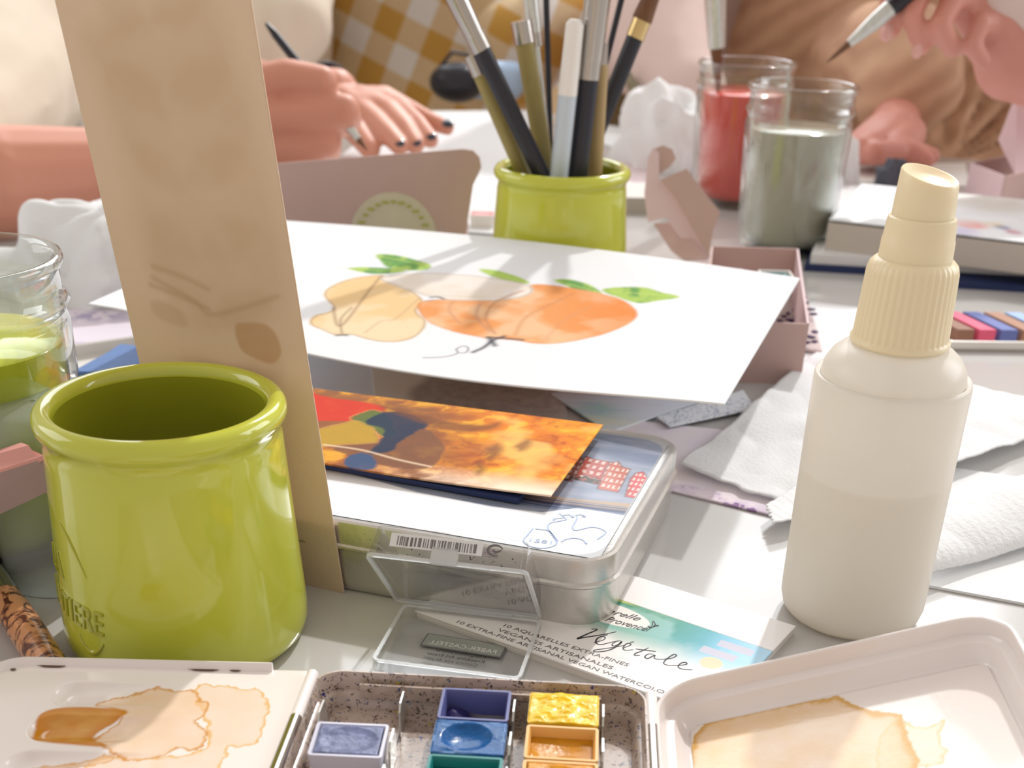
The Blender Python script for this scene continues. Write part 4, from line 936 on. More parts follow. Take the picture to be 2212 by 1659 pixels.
sh('paintbrush', 'very thin black brush handle leaning right behind the wide ferrule', 'paintbrush', [(None, 1.2, .0015, .0018, 'black', 'handle')], (1256, 350), (1345, -12), .742, .745)
# brush in the red jar
jc = at(1582, 440)
bt = atY(1545, 0, jc[1]-.008); bb_ = atY(1549, 128, jc[1]-.006); d = (bb_-bt)
t = thing('paintbrush', 'brush hanging tip down into the red water jar', 'paintbrush', bb_+d*.75)
MB().tube([bb_+d*.75, bb_+d*.35, bb_, bb_-d*.2], [.0004, .0026, .0042, .0050], 12).build('bristles', M['bristle'], t, smooth=True)
MB().tube([bb_-d*.2, bb_-d*1.6], [.0062, .0090], 14).build('ferrule', M['steel'], t, smooth=True)
MB().tube([bb_-d*1.6, bb_-d*3.4], [.0085, .0050], 14).build('handle', M['olive'], t, smooth=True)
# mottled brush lower left
a, b = at(-60, 1175, .0058), at(112, 1445, .0062)
a = at(-75, 1160, .0058)
t = thing('paintbrush', 'orange and brown mottled lacquer brush handle lying at the lower left corner', 'paintbrush', (a+b)/2-np.array([0, 0, .0055]))
d = b-a
MB().tube([a+d*.52, a+d*.60, a+d*.8, a+d*1.02], [.0050, .0054, .0055, .0050], 20).build('handle', M['mottled'], t, smooth=True)
MB().tube([a+d*.18, a+d*.30, a+d*.31, a+d*.42, a+d*.43, a+d*.52], [.0042, .0046, .0050, .0050, .0048, .0052], 20).build('ferrule', M['chrome'], t, smooth=True)
MB().tube([a-d*.15, a, a+d*.18], [.0006, .0036, .0042], 16).build('bristles', M['bristle'], t, smooth=True)

# ================================================================== papers, cards, napkins on the table
def sheet_obj(name, label, cat, pxs, z, m, th=.0004, group=None, warp=0): return flat_sheet(name, label, cat, pxs, z, m, th, group, warp)
# grey wash sheets under the painting
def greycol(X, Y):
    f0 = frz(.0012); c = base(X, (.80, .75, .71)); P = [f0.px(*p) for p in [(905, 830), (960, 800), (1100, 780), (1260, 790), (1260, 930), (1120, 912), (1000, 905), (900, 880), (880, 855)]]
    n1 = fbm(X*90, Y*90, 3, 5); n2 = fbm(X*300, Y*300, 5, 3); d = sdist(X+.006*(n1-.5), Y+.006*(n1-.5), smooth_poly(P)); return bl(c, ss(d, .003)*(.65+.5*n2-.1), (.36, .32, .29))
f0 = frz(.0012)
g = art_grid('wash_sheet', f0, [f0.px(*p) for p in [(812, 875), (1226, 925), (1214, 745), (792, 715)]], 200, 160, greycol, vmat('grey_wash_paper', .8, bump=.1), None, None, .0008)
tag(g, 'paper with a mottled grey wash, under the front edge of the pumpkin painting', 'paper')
sheet_obj('paper_sheet', 'pale lavender blank sheet left of the grey wash paper', 'paper', [(560, 850), (812, 885), (798, 745), (560, 715)], .0006, mat('lavender_paper', (.78, .80, .88), .8))
def tealcol(X, Y):
    f = frz(.0018); c = base(X, (.74, .78, .88)); n1 = fbm(X*70, Y*70, 3); a = f.px(1275, 885); b = f.px(1260, 905); e = f.px(1340, 912)
    c = bl(c, np.exp(-(((X-a[0])/.013)**2+((Y-a[1])/.010)**2))*.9*np.clip(n1*1.8, 0, 1), (.30, .66, .60)); c = bl(c, np.exp(-(((X-e[0]+.02)/.03)**2+((Y-e[1])/.007)**2))*.6, (.80, .84, .50))
    L = (fbm(X*40, Y*500, 8, 2) > .58)*np.exp(-(((X-f.px(1330, 875)[0])/.02)**2+((Y-f.px(1330, 875)[1])/.015)**2)); return bl(c, L*.4, (.35, .5, .75))
f1 = frz(.0018)
tag(art_grid('wash_sheet', f1, [f1.px(*p) for p in [(1315, 933), (1510, 867), (1392, 790), (1190, 850)]], 160, 140, tealcol, vmat('teal_wash_paper', .8), None, None, .0009), 'small sheet with teal and yellow wash behind the back corner of the tin', 'paper')
def scrib(X, Y):
    c = base(X, (.80, .83, .88)); n_ = fbm(X*420, Y*420, 3, 3); return bl(c, np.clip((np.abs(n_-.5) < .03)*1.*(fbm(X*60, Y*60, 5) > .42), 0, 1)*.8, (.10, .16, .35))
f2 = frz(.0026)
tag(art_grid('small_card', f2, [f2.px(*p) for p in [(1447, 921), (1632, 882), (1605, 842), (1418, 900)]], 120, 60, scrib, vmat('scribbled_card', .7), None, None, .0006), 'small white card with blue scribbles between the teal sheet and the napkin', 'card')
def lav(X, Y):
    f = frz(.0010); c = base(X, (.78, .72, .80)); n1 = fbm(X*50, Y*50, 3); c = bl(c, np.clip(n1*1.5-.3, 0, 1), (.86, .78, .76))
    ed = sdist(X, Y, [f.px(*p) for p in [(1440, 1052), (1560, 1078), (1662, 1108)]], False); n2 = fbm(X*250, Y*250, 4)
    c = bl(c, np.exp(-(ed/.006)**2)*.6*n2*1.6, (.45, .32, .50)); return bl(c, np.exp(-(ed/.0035)**2)*(n2 > .62), (.22, .10, .28))
f3 = frz(.0010)
tag(art_grid('wash_sheet', f3, [f3.px(*p) for p in [(1420, 1052), (1668, 1112), (1760, 950), (1300, 900)]], 200, 140, lav, vmat('pink_wash_paper', .7), None, None, .0008), 'pinkish lavender painted sheet between the tin and the napkin', 'paper')
sheet_obj('paper_sheet', 'blank white sheet under the folded napkin at the right edge', 'paper', [(1975, 1258), (2480, 1352), (2620, 1090), (2060, 1010)], .0012, M['paper'], .0010)
sheet_obj('paper_sheet', 'white sheet with faint blue marks left of the spray bottle pump', 'paper', [(1640, 790), (1850, 830), (1990, 680), (1722, 648)], .0008, M['paper'], .0006)
def napkin(name, label, cor, amp, seed, ripple, lift=None, nx=90, ny=80, z0=.0022, edge=.0):
    C4 = [at(*p, .002) for p in cor]; V = []
    for k in (0, -.0006):
        for j in range(ny):
            for i in range(nx):
                u, v = i/(nx-1), j/(ny-1)
                e = edge*(mnoise.noise(Vector((u*9, v*9, seed)))); u2, v2 = u+e*(1 if 0 < u < 1 else .6), v+e*1.3
                p = (C4[0]*(1-u2)+C4[1]*u2)*(1-v2)+(C4[3]*(1-u2)+C4[2]*u2)*v2
                h = amp*(mnoise.noise(Vector((p[0]*14, p[1]*14, seed)))*.5+.5)**1.5+amp*.5*abs(mnoise.noise(Vector((p[0]*40, p[1]*30, seed+3))))
                h += ripple*math.sin((p[0]*math.cos(.5)+p[1]*math.sin(.5))*1400)
                if lift: h += lift(u, v)
                V.append(p+np.array([0, 0, z0-.002+h+k]))
    fs = []
    for j in range(ny-1):
        for i in range(nx-1):
            q = j*nx+i; N_ = nx*ny; fs += [(q, q+1, q+nx+1, q+nx), (N_+q, N_+q+nx, N_+q+nx+1, N_+q+1)]
    ring = [i for i in range(nx)]+[j*nx+nx-1 for j in range(1, ny)]+[nx*ny-1-i for i in range(1, nx)]+[(ny-1-j)*nx for j in range(1, ny-1)]
    for i in range(len(ring)):
        p, q = ring[i], ring[(i+1) % len(ring)]; fs.append((p, nx*ny+p, nx*ny+q, q))
    return tag(MB().add(V, fs).build(name, M['tissue'], smooth='all'), label, 'napkin', None)
napkin('paper_napkin', 'white embossed paper napkin spread behind the spray bottle', [(1468, 1016), (1790, 1128), (2380, 900), (1762, 775)], .007, 2.2, .00010, edge=.012)
napkin('paper_napkin', 'folded roll of cream napkin running from the bottle base to the right edge', [(1985, 1262), (2320, 1160), (2330, 1000), (2000, 1130)], .004, 6.1, .00010, lambda u, v: .0085*math.sin(PI*min(max(v, 0), 1))**.5, z0=.0030)
napkin('paper_napkin', 'torn white napkin corner poking out left of the spray bottle', [(1650, 1112), (1668, 1150), (1770, 1128), (1745, 1050)], .004, 4.4, .0001, edge=.05, nx=50, ny=40, z0=.004)

def crumple(name, label, c, R, hgt, seed, m='tissue', sq=(1, 1), rot=0):
    """crumpled tissue or putty: closed lump with sharp folds"""
    mb = MB(); nu, nv = 72, 40; R_ = []
    for i in range(nv+1):
        t = i/nv; r = []
        for j in range(nu):
            a = 2*PI*j/nu; ph_ = t*PI/2
            q = np.array([math.cos(a)*math.sin(PI/2-ph_), math.sin(a)*math.sin(PI/2-ph_), math.sin(ph_)])
            f = 1-.45*abs(mnoise.noise(Vector(q*1.1)+Vector((seed, 0, 0))))*1.6+.16*abs(mnoise.noise(Vector(q*2.2)+Vector((0, seed, 0))))+.03*mnoise.noise(Vector(q*5)+Vector((0, 0, seed)))
            f = max(f, .25); x, y, z = q[0]*R*sq[0]*f, q[1]*R*sq[1]*f, q[2]*hgt*f
            r.append(np.array(c)+np.array([x*math.cos(rot)-y*math.sin(rot), x*math.sin(rot)+y*math.cos(rot), z]))
        R_.append(r)
    o = mb.rings(R_).build(name, M[m], smooth=True, angle=50); return tag(o, label, 'tissue' if m == 'tissue' else 'eraser')
crumple('crumpled_tissue', 'crumpled white tissue heaped behind the left jar', at(190, 655)+np.array([-.004, .025, 0]), .066, .056, 1.7, sq=(1.1, .6), rot=-.3)
crumple('crumpled_tissue', 'crumpled tissue between the brush pot and the red jar', at(1425, 372)+np.array([.01, .03, 0]), .068, .072, 5.3, sq=(.8, .6), rot=-.5)
crumple('crumpled_tissue', 'small twisted white tissue standing right of the grey jar', at(1815, 425)+np.array([0, .012, 0]), .016, .055, 8.3, sq=(1.0, .8))
crumple('putty_eraser', 'bluish grey lump of putty eraser beyond the spray bottle', at(1925, 408), .019, .024, 3.3, 'eraser', (1, .8))
crumple('putty_eraser', 'dark putty lump at the corner of the open pink box', at(1712, 572)+np.array([.004, .035, 0]), .016, .024, 7.1, 'eraser_d', (1, .8))
# left of the tall paper: printed card, glass dish, blue wedge
def lcard(X, Y):
    f = frz(.0008); c = base(X, (.72, .66, .74)); n1 = fbm(X*160, Y*200, 3, 3); a = f.px(200, 683)
    c = bl(c, np.exp(-(((X-a[0])/.022)**2+((Y-a[1])/.010)**2))*(n1 > .5)*.7, (.25, .22, .42)); b = f.px(190, 742)
    return bl(c, (np.abs(Y-b[1]) < .0015)*(n1 > .45)*(np.abs(X-b[0]) < .02)*.5, (.35, .3, .45))
f4 = frz(.0010)
tag(art_grid('printed_leaflet', f4, [f4.px(*p) for p in [(60, 800), (420, 760), (420, 668), (80, 668)]], 160, 100, lcard, vmat('lavender_leaflet', .7), None, None, .0005), 'lavender printed leaflet between the left jar and the tall paper', 'leaflet')
dd = thing('palette_dish', 'small pale plastic dish holding a blue wedge behind the front green pot', 'dish', at(270, 800))
DF = Fr(at(275, 800, 0), at(330, 748, 0)-at(150, 775, 0), (0, 1, 0))
loft(DF, .075, .045, .010, [(.003, .0012), (.0, .004), (0, .009), (.0008, .0096), (.0018, .009), (.0028, .004), (.005, .003)], k=8).build('dish_body', mat('milky_plastic', (.78, .76, .72), .2, coat=.4), dd, smooth=True)
w_ = MB().prism([at(*p, .0096) for p in [(158, 812), (232, 772), (262, 752), (306, 757), (330, 815)]], (0, 0, 1), .0022).build('blue_card', mat('blue_painted_card', (.10, .20, .45), .6, vary=.15, vscale=150)); tag(w_, 'blue painted card lying on the pale dish', 'card')

# ================================================================== pink boxes
def slab(pts, n, th): return MB().prism(pts, n, th)
pl = thing('gift_box', 'pink cardboard box lid propped upright with a round botanical label', 'box', at(820, 555))
YA = .775
A0 = lambda x, y, Y=YA: atY(x, y, Y)
face = [A0(560, 555), A0(1003, 545), A0(1010, 480), A0(1022, 400), A0(1040, 362), A0(1036, 340), A0(1022, 325), A0(1000, 322), A0(560, 356)]
face = [p*1.0 for p in face]
slab(face, (0, 1, 0), .0011).build('lid_panel', M['pink_card'], pl)
side = [A0(1003, 545), A0(1012, 470), A0(1030, 385), A0(1035, 345)]; sd2 = [p+np.array([.028, .055, 0]) for p in side]
b0, b1 = A0(560, 553), A0(1003, 543)
slab([b0+[0, .0012, 0], b1+[0, .0012, 0], b1+[0, .055, 0], b0+[0, .055, 0]], (0, 0, 1), .001).build('box_floor', M['pink_card'], pl)
slab([b0+[0, .054, 0], b1+[0, .054, 0], b1+[0, .054, .018], b0+[0, .054, .018]], (0, 1, 0), .001).build('back_wall', M['pink_card_l'], pl)
lc_ = A0(850, 500); m_ = MB(); m_.prism([lc_+np.array([.0265*math.cos(t), -.0004, .0265*math.sin(t)-.0035]) for t in np.linspace(0, 2*PI, 48)[:-1]], (0, 1, 0), .0004)
lb_ = m_.build('round_label', M['label'], pl)
mg = mat('printed_label_green', (.42, .42, .12), .7); 
for k, a in enumerate(np.linspace(.15, 2.95, 13)):
    MB().ball(lc_+np.array([.021*math.cos(a), -.0006, .021*math.sin(a)-.0035]), (.0018+.0008*(k % 2), .0003, .0012), 8, 5).build('printed_leaf', mg, lb_)
# open box with pans, centre right
pb = thing('gift_box', 'open pink cardboard box of colour pans with its flaps folded up', 'box', at(1640, 640))
zb_ = .030; c1, c2 = at(1537, 531, zb_), at(1725, 537, zb_); c3 = at(1748, 700, zb_); c4 = c1+(c3-c2)
def wall(p, q, nm, m, z0=.001, z1=zb_, th=.0011):
    n_ = np.cross(q-p, [0, 0, 1]); n_ /= np.linalg.norm(n_)
    slab([np.array([p[0], p[1], z0]), np.array([q[0], q[1], z0]), np.array([q[0], q[1], z1]), np.array([p[0], p[1], z1])], n_, th).build(nm, m, pb)
wall(c1, c2, 'back_wall', M['pink_card']); wall(c2, c3, 'side_wall', M['pink_card_l']); wall(c4, c1, 'side_wall', M['pink_card']); wall(c3, c4, 'front_wall', M['pink_card'])
slab([np.array([p[0], p[1], 0]) for p in (c1, c2, c3, c4)], (0, 0, 1), .001).build('box_floor', M['pink_card'], pb)
def fl(pts, Y0, Y1, nm, m, th=.0009):
    """folded flap: points get a depth running from Y0 (left/top) to Y1"""
    ys = [p[1] for p in pts]; lo, hi = min(ys), max(ys)
    P = [atY(x, y, Y0+(Y1-Y0)*(y-lo)/(hi-lo+1e-9)) for x, y in pts]
    n_ = np.cross(P[1]-P[0], P[2]-P[0]); n_ /= np.linalg.norm(n_); n_ *= np.sign(n_[1]); slab(P, n_, th).build(nm, m, pb)
fl([(1400, 340), (1412, 318), (1424, 330), (1424, 388), (1445, 405), (1500, 480), (1535, 556), (1528, 560), (1490, 545), (1440, 470), (1400, 480), (1392, 420)], .835, .815, 'lid_spine', M['pink_card_l'])
fl([(1426, 388), (1484, 364), (1505, 395), (1556, 458), (1540, 500), (1531, 556), (1500, 500), (1460, 430)], .826, .808, 'lid_flap', M['pink_card'])
fl([(1412, 322), (1432, 314), (1452, 322), (1460, 342), (1448, 360), (1418, 380)], .836, .832, 'lid_tab', M['pink_card'])
fl([(1392, 412), (1420, 412), (1446, 425), (1452, 440), (1440, 452), (1404, 468), (1396, 440)], .828, .824, 'lid_tab', M['pink_card'])
fl([(1412, 482), (1462, 480), (1500, 520), (1528, 560), (1478, 562), (1450, 540)], .828, .806, 'lid_flap', M['pink_card'])
def small_pan(c, col, label, w=.020, rot=0, h=.010, name='paint_pan', grp='pans outside the watercolour tray'):
    fr = Fr((c[0], c[1], c[2]), (math.cos(rot), math.sin(rot), 0), (-math.sin(rot), math.cos(rot), 0)); t = thing(name, label, 'paint pan', c, grp)
    loft(fr, w, w*.8, .001, [(.0012, 0), (0, h), (.001, h), (.0016, h*.4)], k=3).build('pan_body', M['white_pl'], t, smooth=True)
    loft(fr, w-.0022, w*.8-.0022, .001, [(.0008, h*.45), (0, h*.93), (.002, h*.97), (.004, h*.9)], k=3).build('paint', mat('pan_paint', col, .35, coat=.4, vary=.25, vscale=400), t, smooth=True)
up_ = (c1+c4)/2; ctr = lambda a, b: c4+(c3-c4)*a+(c1-c4)*b
for a, b, col, lb in ((.22, .74, (.85, .05, .06), 'bright red pan in the open pink box'), (.74, .74, (.12, .30, .33), 'teal pan in the right of the open pink box'), (.22, .50, (.5, .3, .1), 'brown pan in the open pink box, under the painting')):
    q_ = ctr(a, b); small_pan((q_[0], q_[1], .0012), col, lb, w=.018, h=.024)
small_pan(at(1042, 492)+np.array([0, 0, 0]), (.80, .28, .30), 'small white pan of pink paint left of the brush pot', w=.018)
# purple flecked sleeve at the front right of that box
vs_ = thing('flower_sachet', 'clear sachet with dark purple dried petals right of the painting corner', 'sachet', at(1710, 745))
sf = [at(*p, .002) for p in [(1652, 745), (1775, 762), (1742, 640), (1690, 640)]]
slab(sf, (0, 0, 1), .0012).build('sachet_film', mat('sachet_film', (.80, .68, .66), .25, transluc=.3), vs_)
mp_ = mat('dark_purple_petal', (.06, .02, .09), .7)
for k in range(34):
    a, b = random.random(), random.random()**1.5; p = sf[0]*(1-a)*(1-b)+sf[1]*a*(1-b)+sf[2]*a*b+sf[3]*(1-a)*b
    MB().ball(p+np.array([0, 0, .003+random.random()*.002]), (random.uniform(.0012, .0028), random.uniform(.001, .0022), .0008), 7, 5).build('dried_petal', mp_, vs_)
# right box
pr = thing('gift_box', 'pale pink open cardboard box cut off by the right edge', 'box', at(2190, 440))
zr = .034; r1, r2 = at(2100, 352, zr), at(2172, 380, zr); r3 = at(2330, 345, zr); 
def wall2(p, q, z0, z1, nm, m, par):
    n_ = np.cross(q-p, [0, 0, 1.]); n_ /= np.linalg.norm(n_); slab([np.array([p[0], p[1], z0]), np.array([q[0], q[1], z0]), np.array([q[0], q[1], z1]), np.array([p[0], p[1], z1])], n_, .0012).build(nm, m, par)
r4 = r1+(r3-r2)
wall2(r1, r2, .001, zr, 'side_wall', M['pink_card_l'], pr); wall2(r2, r3, .001, zr, 'front_wall', M['pink_card'], pr); wall2(r4, r1, .001, zr, 'back_wall', M['pink_card'], pr)
slab([np.array([p[0], p[1], 0]) for p in (r1, r2, r3, r4)], (0, 0, 1), .001).build('box_floor', M['pink_card'], pr)
slab([np.array([*r2[:2], zr])+(r3-r2)*.12, np.array([*r3[:2], zr]), r3+np.array([0, .05, .05]), r2+(r3-r2)*.25+np.array([0, .05, .05]), r2+np.array([.004, .04, .018])], (0, 1, 0), .0012).build('open_lid', M['pink_card_l'], pr)
# cardboard box flap cut by the left edge
pf = thing('gift_box', 'terracotta pink carton flap reaching in from the left in front of the frosted cap', 'box', (-.215, .338, 0))
q = lambda x, y, Y: atY(x, y, Y)
e1, e2, e3, e4 = q(-200, 1085, .350), q(-200, 1205, .350), q(112, 1058, .336), q(104, 988, .336)
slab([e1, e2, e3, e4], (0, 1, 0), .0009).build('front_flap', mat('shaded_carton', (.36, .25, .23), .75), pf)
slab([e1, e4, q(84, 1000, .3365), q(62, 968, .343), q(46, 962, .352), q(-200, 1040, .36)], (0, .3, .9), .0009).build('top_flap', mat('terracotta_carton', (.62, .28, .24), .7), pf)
MB().box((-.215, .352, .0215), (.05, .03, .043)).build('carton_body', M['pink_card'], pf)
# ================================================================== books, pads, trays at the right
def stack_box(name, label, cat, pxs, z0, z1, m, part='cover', group=None):
    t = thing(name, label, cat, at(*pxs[0], z1)*np.array([1, 1, 0])+np.array([0, 0, z0]))
    if group: t['group'] = group
    return t, [at(*p, z1) for p in pxs]
bk, P = stack_box('hardcover_book', 'navy hardcover sketchbook lying under the white paint block', 'book', [(1738, 572), (2420, 612), (2400, 485), (1802, 412)], 0, .004, None)
slab([np.array([p[0], p[1], 0]) for p in P], (0, 0, 1), .0042).build('cover', M['navy'], bk)
cx_ = np.mean(P, 0); slab([np.array([*(p+(cx_-p)*.03)[:2], .0043]) for p in P], (0, 0, 1), .006).build('page_block', M['paper'], bk)
b2, P2 = stack_box('hardcover_book', 'second navy book edge lying in front, partly hidden by the spray pump', 'book', [(2040, 606), (2420, 628), (2420, 596), (2060, 585)], 0, .0035, None)
slab([np.array([p[0], p[1]-.004, 0]) for p in P2], (0, 0, 1), .0035).build('cover', M['navy'], b2)
pz = .028; pp, P = stack_box('paint_block', 'thick white block daubed with paint beyond the spray bottle', 'pad', [(1790, 478), (2500, 560), (2440, 458), (1860, 400)], .0104, pz, None)
pp.location = (pp.location[0], pp.location[1], .0104); ORG[pp.name] = np.array(pp.location)
slab([np.array([p[0], p[1], .0104]) for p in P], (0, 0, 1), pz-.0112).build('page_block', mat('beige_page_edges', (.52, .47, .42), .8, vary=.08, vscale=400, stretch=(.1, .1, 3)), pp)
def daub(X, Y):
    f = frz(pz); c = base(X, (.82, .85, .88)); n1 = fbm(X*60, Y*60, 2, 4)
    for (x, y, r, col) in ((2095, 488, .011, (.80, .25, .20)), (2145, 487, .006, (.75, .62, .35)), (2165, 495, .005, (.1, .14, .3)), (2190, 505, .005, (.5, .05, .12)), (2080, 503, .010, (.62, .58, .80)), (1930, 430, .012, (.55, .6, .68)), (2140, 440, .030, (.55, .52, .45))):
        a = f.px(x, y); c = bl(c, np.clip(np.exp(-(((X-a[0])/r)**2+((Y-a[1])/(r*1.3))**2)**2)*.8*np.clip(n1*2, 0, 1), 0, 1), col)
    return bl(c, np.clip((n1-.55)*5, 0, 1)*.4, (.68, .70, .74))
fz = frz(pz-.0002); 
art_grid('painted_top', fz, [fz.px(*p) for p in [(1790, 478), (2500, 560), (2440, 458), (1860, 400)]], 160, 90, daub, vmat('daubed_paper', .5), pp, lambda X, Y, u, v: .0009+.0006*fbm(X*30, Y*30, 3), .0006)
# tray of colour sticks at the right edge
st = thing('pastel_tray', 'white tray of short coloured pastel sticks at the right edge', 'tray', at(2200, 745))
S0 = Fr(at(2055, 765, 0), at(2330, 768, 0)-at(2055, 765, 0), (0, 1, 0)); 
loft(fo(S0, .075, .030, 0), .155, .052, .004, [(.002, 0), (0, .002), (0, .0055), (.001, .0058), (.0018, .005), (.0022, .003)], k=4).build('tray_body', M['white_pl'], st, smooth=True)
cols = [(.30, .15, .10), (.75, .12, .22), (.14, .18, .45), (.42, .22, .14), (.35, .5, .8), (.30, .12, .08), (.80, .08, .20), (.22, .16, .45), (.50, .25, .15), (.12, .14, .40), (.45, .28, .2), (.7, .5, .5)]
pnm = ['dark brown', 'crimson', 'navy blue', 'tan brown', 'sky blue', 'rust brown', 'magenta red', 'violet', 'light brown', 'dark blue', 'beige brown', 'pale pink']
for k, c in enumerate(cols):
    x0 = .006+.0118*k; o = slab([S0.w(x0+dx, dy, .0031) for dx, dy in ((0, .012), (.0088, .012), (-.0005, .046), (-.0093, .046))], (0, 0, 1), .0065)
    tag(o.build('pastel_stick', mat('pastel_stick', c, .7, bump=.2)), pnm[k]+' pastel stick in the white tray, '+('beside the tray\'s left end', 'second from the left end', 'third from the left end', 'fourth from the left end', 'fifth from the left end', 'sixth from the left end', 'seventh from the left end', 'eighth from the left end', 'ninth from the left end', 'tenth from the left end', 'eleventh from the left end', 'at its hidden right end')[k], 'pastel', 'pastel sticks in the white tray')

# ================================================================== far papers and things
sheet_obj('paper_sheet', 'big white drawing sheet on the table before the person in white', 'paper', [(560, 470), (1085, 505), (1190, 238), (860, 240)], .0015, M['paper'], .0008)
sheet_obj('paper_sheet', 'white page right of the brush pot near the table edge', 'paper', [(1270, 300), (1385, 335), (1420, 285), (1300, 268)], .0012, M['paper'], .0008)
sheet_obj('paper_sheet', 'pink tinged leaflet between the brush pot and the pink box flaps', 'paper', [(1320, 395), (1410, 400), (1430, 330), (1345, 325)], .0018, mat('pink_leaflet', (.72, .60, .62), .8), .0008)
sb_, P = stack_box('paper_pad', 'beige edged pad right of the green brush pot', 'pad', [(1325, 425), (1450, 428), (1440, 395), (1335, 393)], 0, .012, None)
slab([np.array([p[0], p[1], 0]) for p in P], (0, 0, 1), .011).build('page_block', mat('pad_edges', (.50, .46, .40), .8), sb_); slab([np.array([p[0], p[1], .0112]) for p in P], (0, 0, 1), .0006).build('top_sheet', M['paper2'], sb_)
sheet_obj('paper_sheet', 'grey white sheet under the lump of putty eraser', 'paper', [(1842, 392), (2095, 402), (2085, 352), (1850, 352)], .0010, M['paper2'], .0008)
# black bag and pale blue cloth on the table edge
bg = thing('handbag', 'small black rounded bag at the far table edge', 'bag', at(985, 228))
b_c = at(985, 229); MB().ball(b_c+np.array([0, .03, .021]), (.032, .026, .0215), 24, 16).build('bag_body', M['black'], bg, smooth=True)
MB().tube([b_c+np.array([-.02, .03, .036]), b_c+np.array([-.006, .03, .052]), b_c+np.array([.012, .03, .050]), b_c+np.array([.022, .03, .034])], .0022, 8).build('bag_handle', M['black'], bg, smooth=True)
tag(MB().box(at(1060, 226)+np.array([0, .05, .020]), (.075, .06, .038)).build('folded_cloth', M['denim']), 'pale blue folded cloth beside the black bag', 'cloth'); bpy.data.objects['folded_cloth'].modifiers.new('b', 'BEVEL').width = .014; bpy.data.objects['folded_cloth'].modifiers['b'].segments = 4

# ================================================================== people
def capsules(chains, balls=(), voxel=.003, smooth=6):
    """overlapping tapered limbs and ellipsoids fused into one continuous surface"""
    mb = MB()
    for ch in chains:
        pts = [np.array(p, float) for p, r in ch]; rr = [r for p, r in ch]
        for i in range(len(pts)-1):
            P = [pts[i]+(pts[i+1]-pts[i])*k/4 for k in range(5)]; R_ = [rr[i]+(rr[i+1]-rr[i])*k/4 for k in range(5)]
            mb.tube(P, R_, 14)
        for p, r in zip(pts, rr): mb.ball(p, r, 14, 10)
    for c, r, *rot in balls:
        mb.ball(c, r, 28, 18, rot[0] if rot else None)
    return mb
def fuse(name, mb, mt, parent, voxel=.003, smooth=6, disp=None):
    me = bpy.data.meshes.new('t'); me.from_pydata(mb.v, [], mb.f); bm = bmesh.new(); bm.from_mesh(me); bmesh.ops.recalc_face_normals(bm, faces=bm.faces); bm.to_mesh(me); bm.free()
    o = bpy.data.objects.new('t', me); COL.objects.link(o)
    r = o.modifiers.new('r', 'REMESH'); r.mode = 'VOXEL'; r.voxel_size = voxel
    q = o.modifiers.new('s', 'SMOOTH'); q.iterations = smooth; q.factor = .5
    dg = bpy.context.evaluated_depsgraph_get(); dg.update(); m2 = bpy.data.meshes.new_from_object(o.evaluated_get(dg)); bpy.data.objects.remove(o)
    n = len(m2.vertices); co_ = np.empty(n*3, np.float32); m2.vertices.foreach_get('co', co_); co_ = co_.reshape(-1, 3).astype(float)
    if disp is not None:
        nn = np.empty(n*3, np.float32); m2.vertices.foreach_get('normal', nn); nn = nn.reshape(-1, 3); co_ = co_+nn*disp(co_)[:, None]
    org = ORG[parent.name]; m2.vertices.foreach_set('co', (co_-org).ravel().astype(np.float32)); m2.update(); m2.shade_smooth()
    m2.materials.clear(); m2.materials.append(mt); m2.name = name
    ob = bpy.data.objects.new(name, m2); COL.objects.link(ob); ob.parent = parent; return reg(ob, org)
def nail(c, r, ax, mt, parent, nm='fingernail'):
    """small flattened ellipsoid; ax = rotation matrix"""
    return MB().ball(c, r, 10, 7, ax).build(nm, mt, parent, smooth=True)
def basis(d, u):
    d = np.array(d, float); d /= np.linalg.norm(d); u = np.array(u, float); u -= d*(u@d); u /= np.linalg.norm(u); return np.array([d, np.cross(u, d), u]).T
Y = atY
def head(c, s=1.0): return [(c, (.076*s, .092*s, .115*s)), (np.array(c)+[0, -.09*s, -.01], (.014, .018, .022)), (np.array(c)+[.077*s, 0, -.005], (.012, .02, .03)), (np.array(c)-[.077*s, 0, .005], (.012, .02, .03))]
def fold(seed, amp, sc=(9, 9, 3)):
    def f(P):
        return amp*(fbm(P[:, 0]*sc[0]+P[:, 2]*2, P[:, 2]*sc[2]+seed*7+P[:, 1]*sc[1]*.5, seed, 3)-.5)*2
    return f
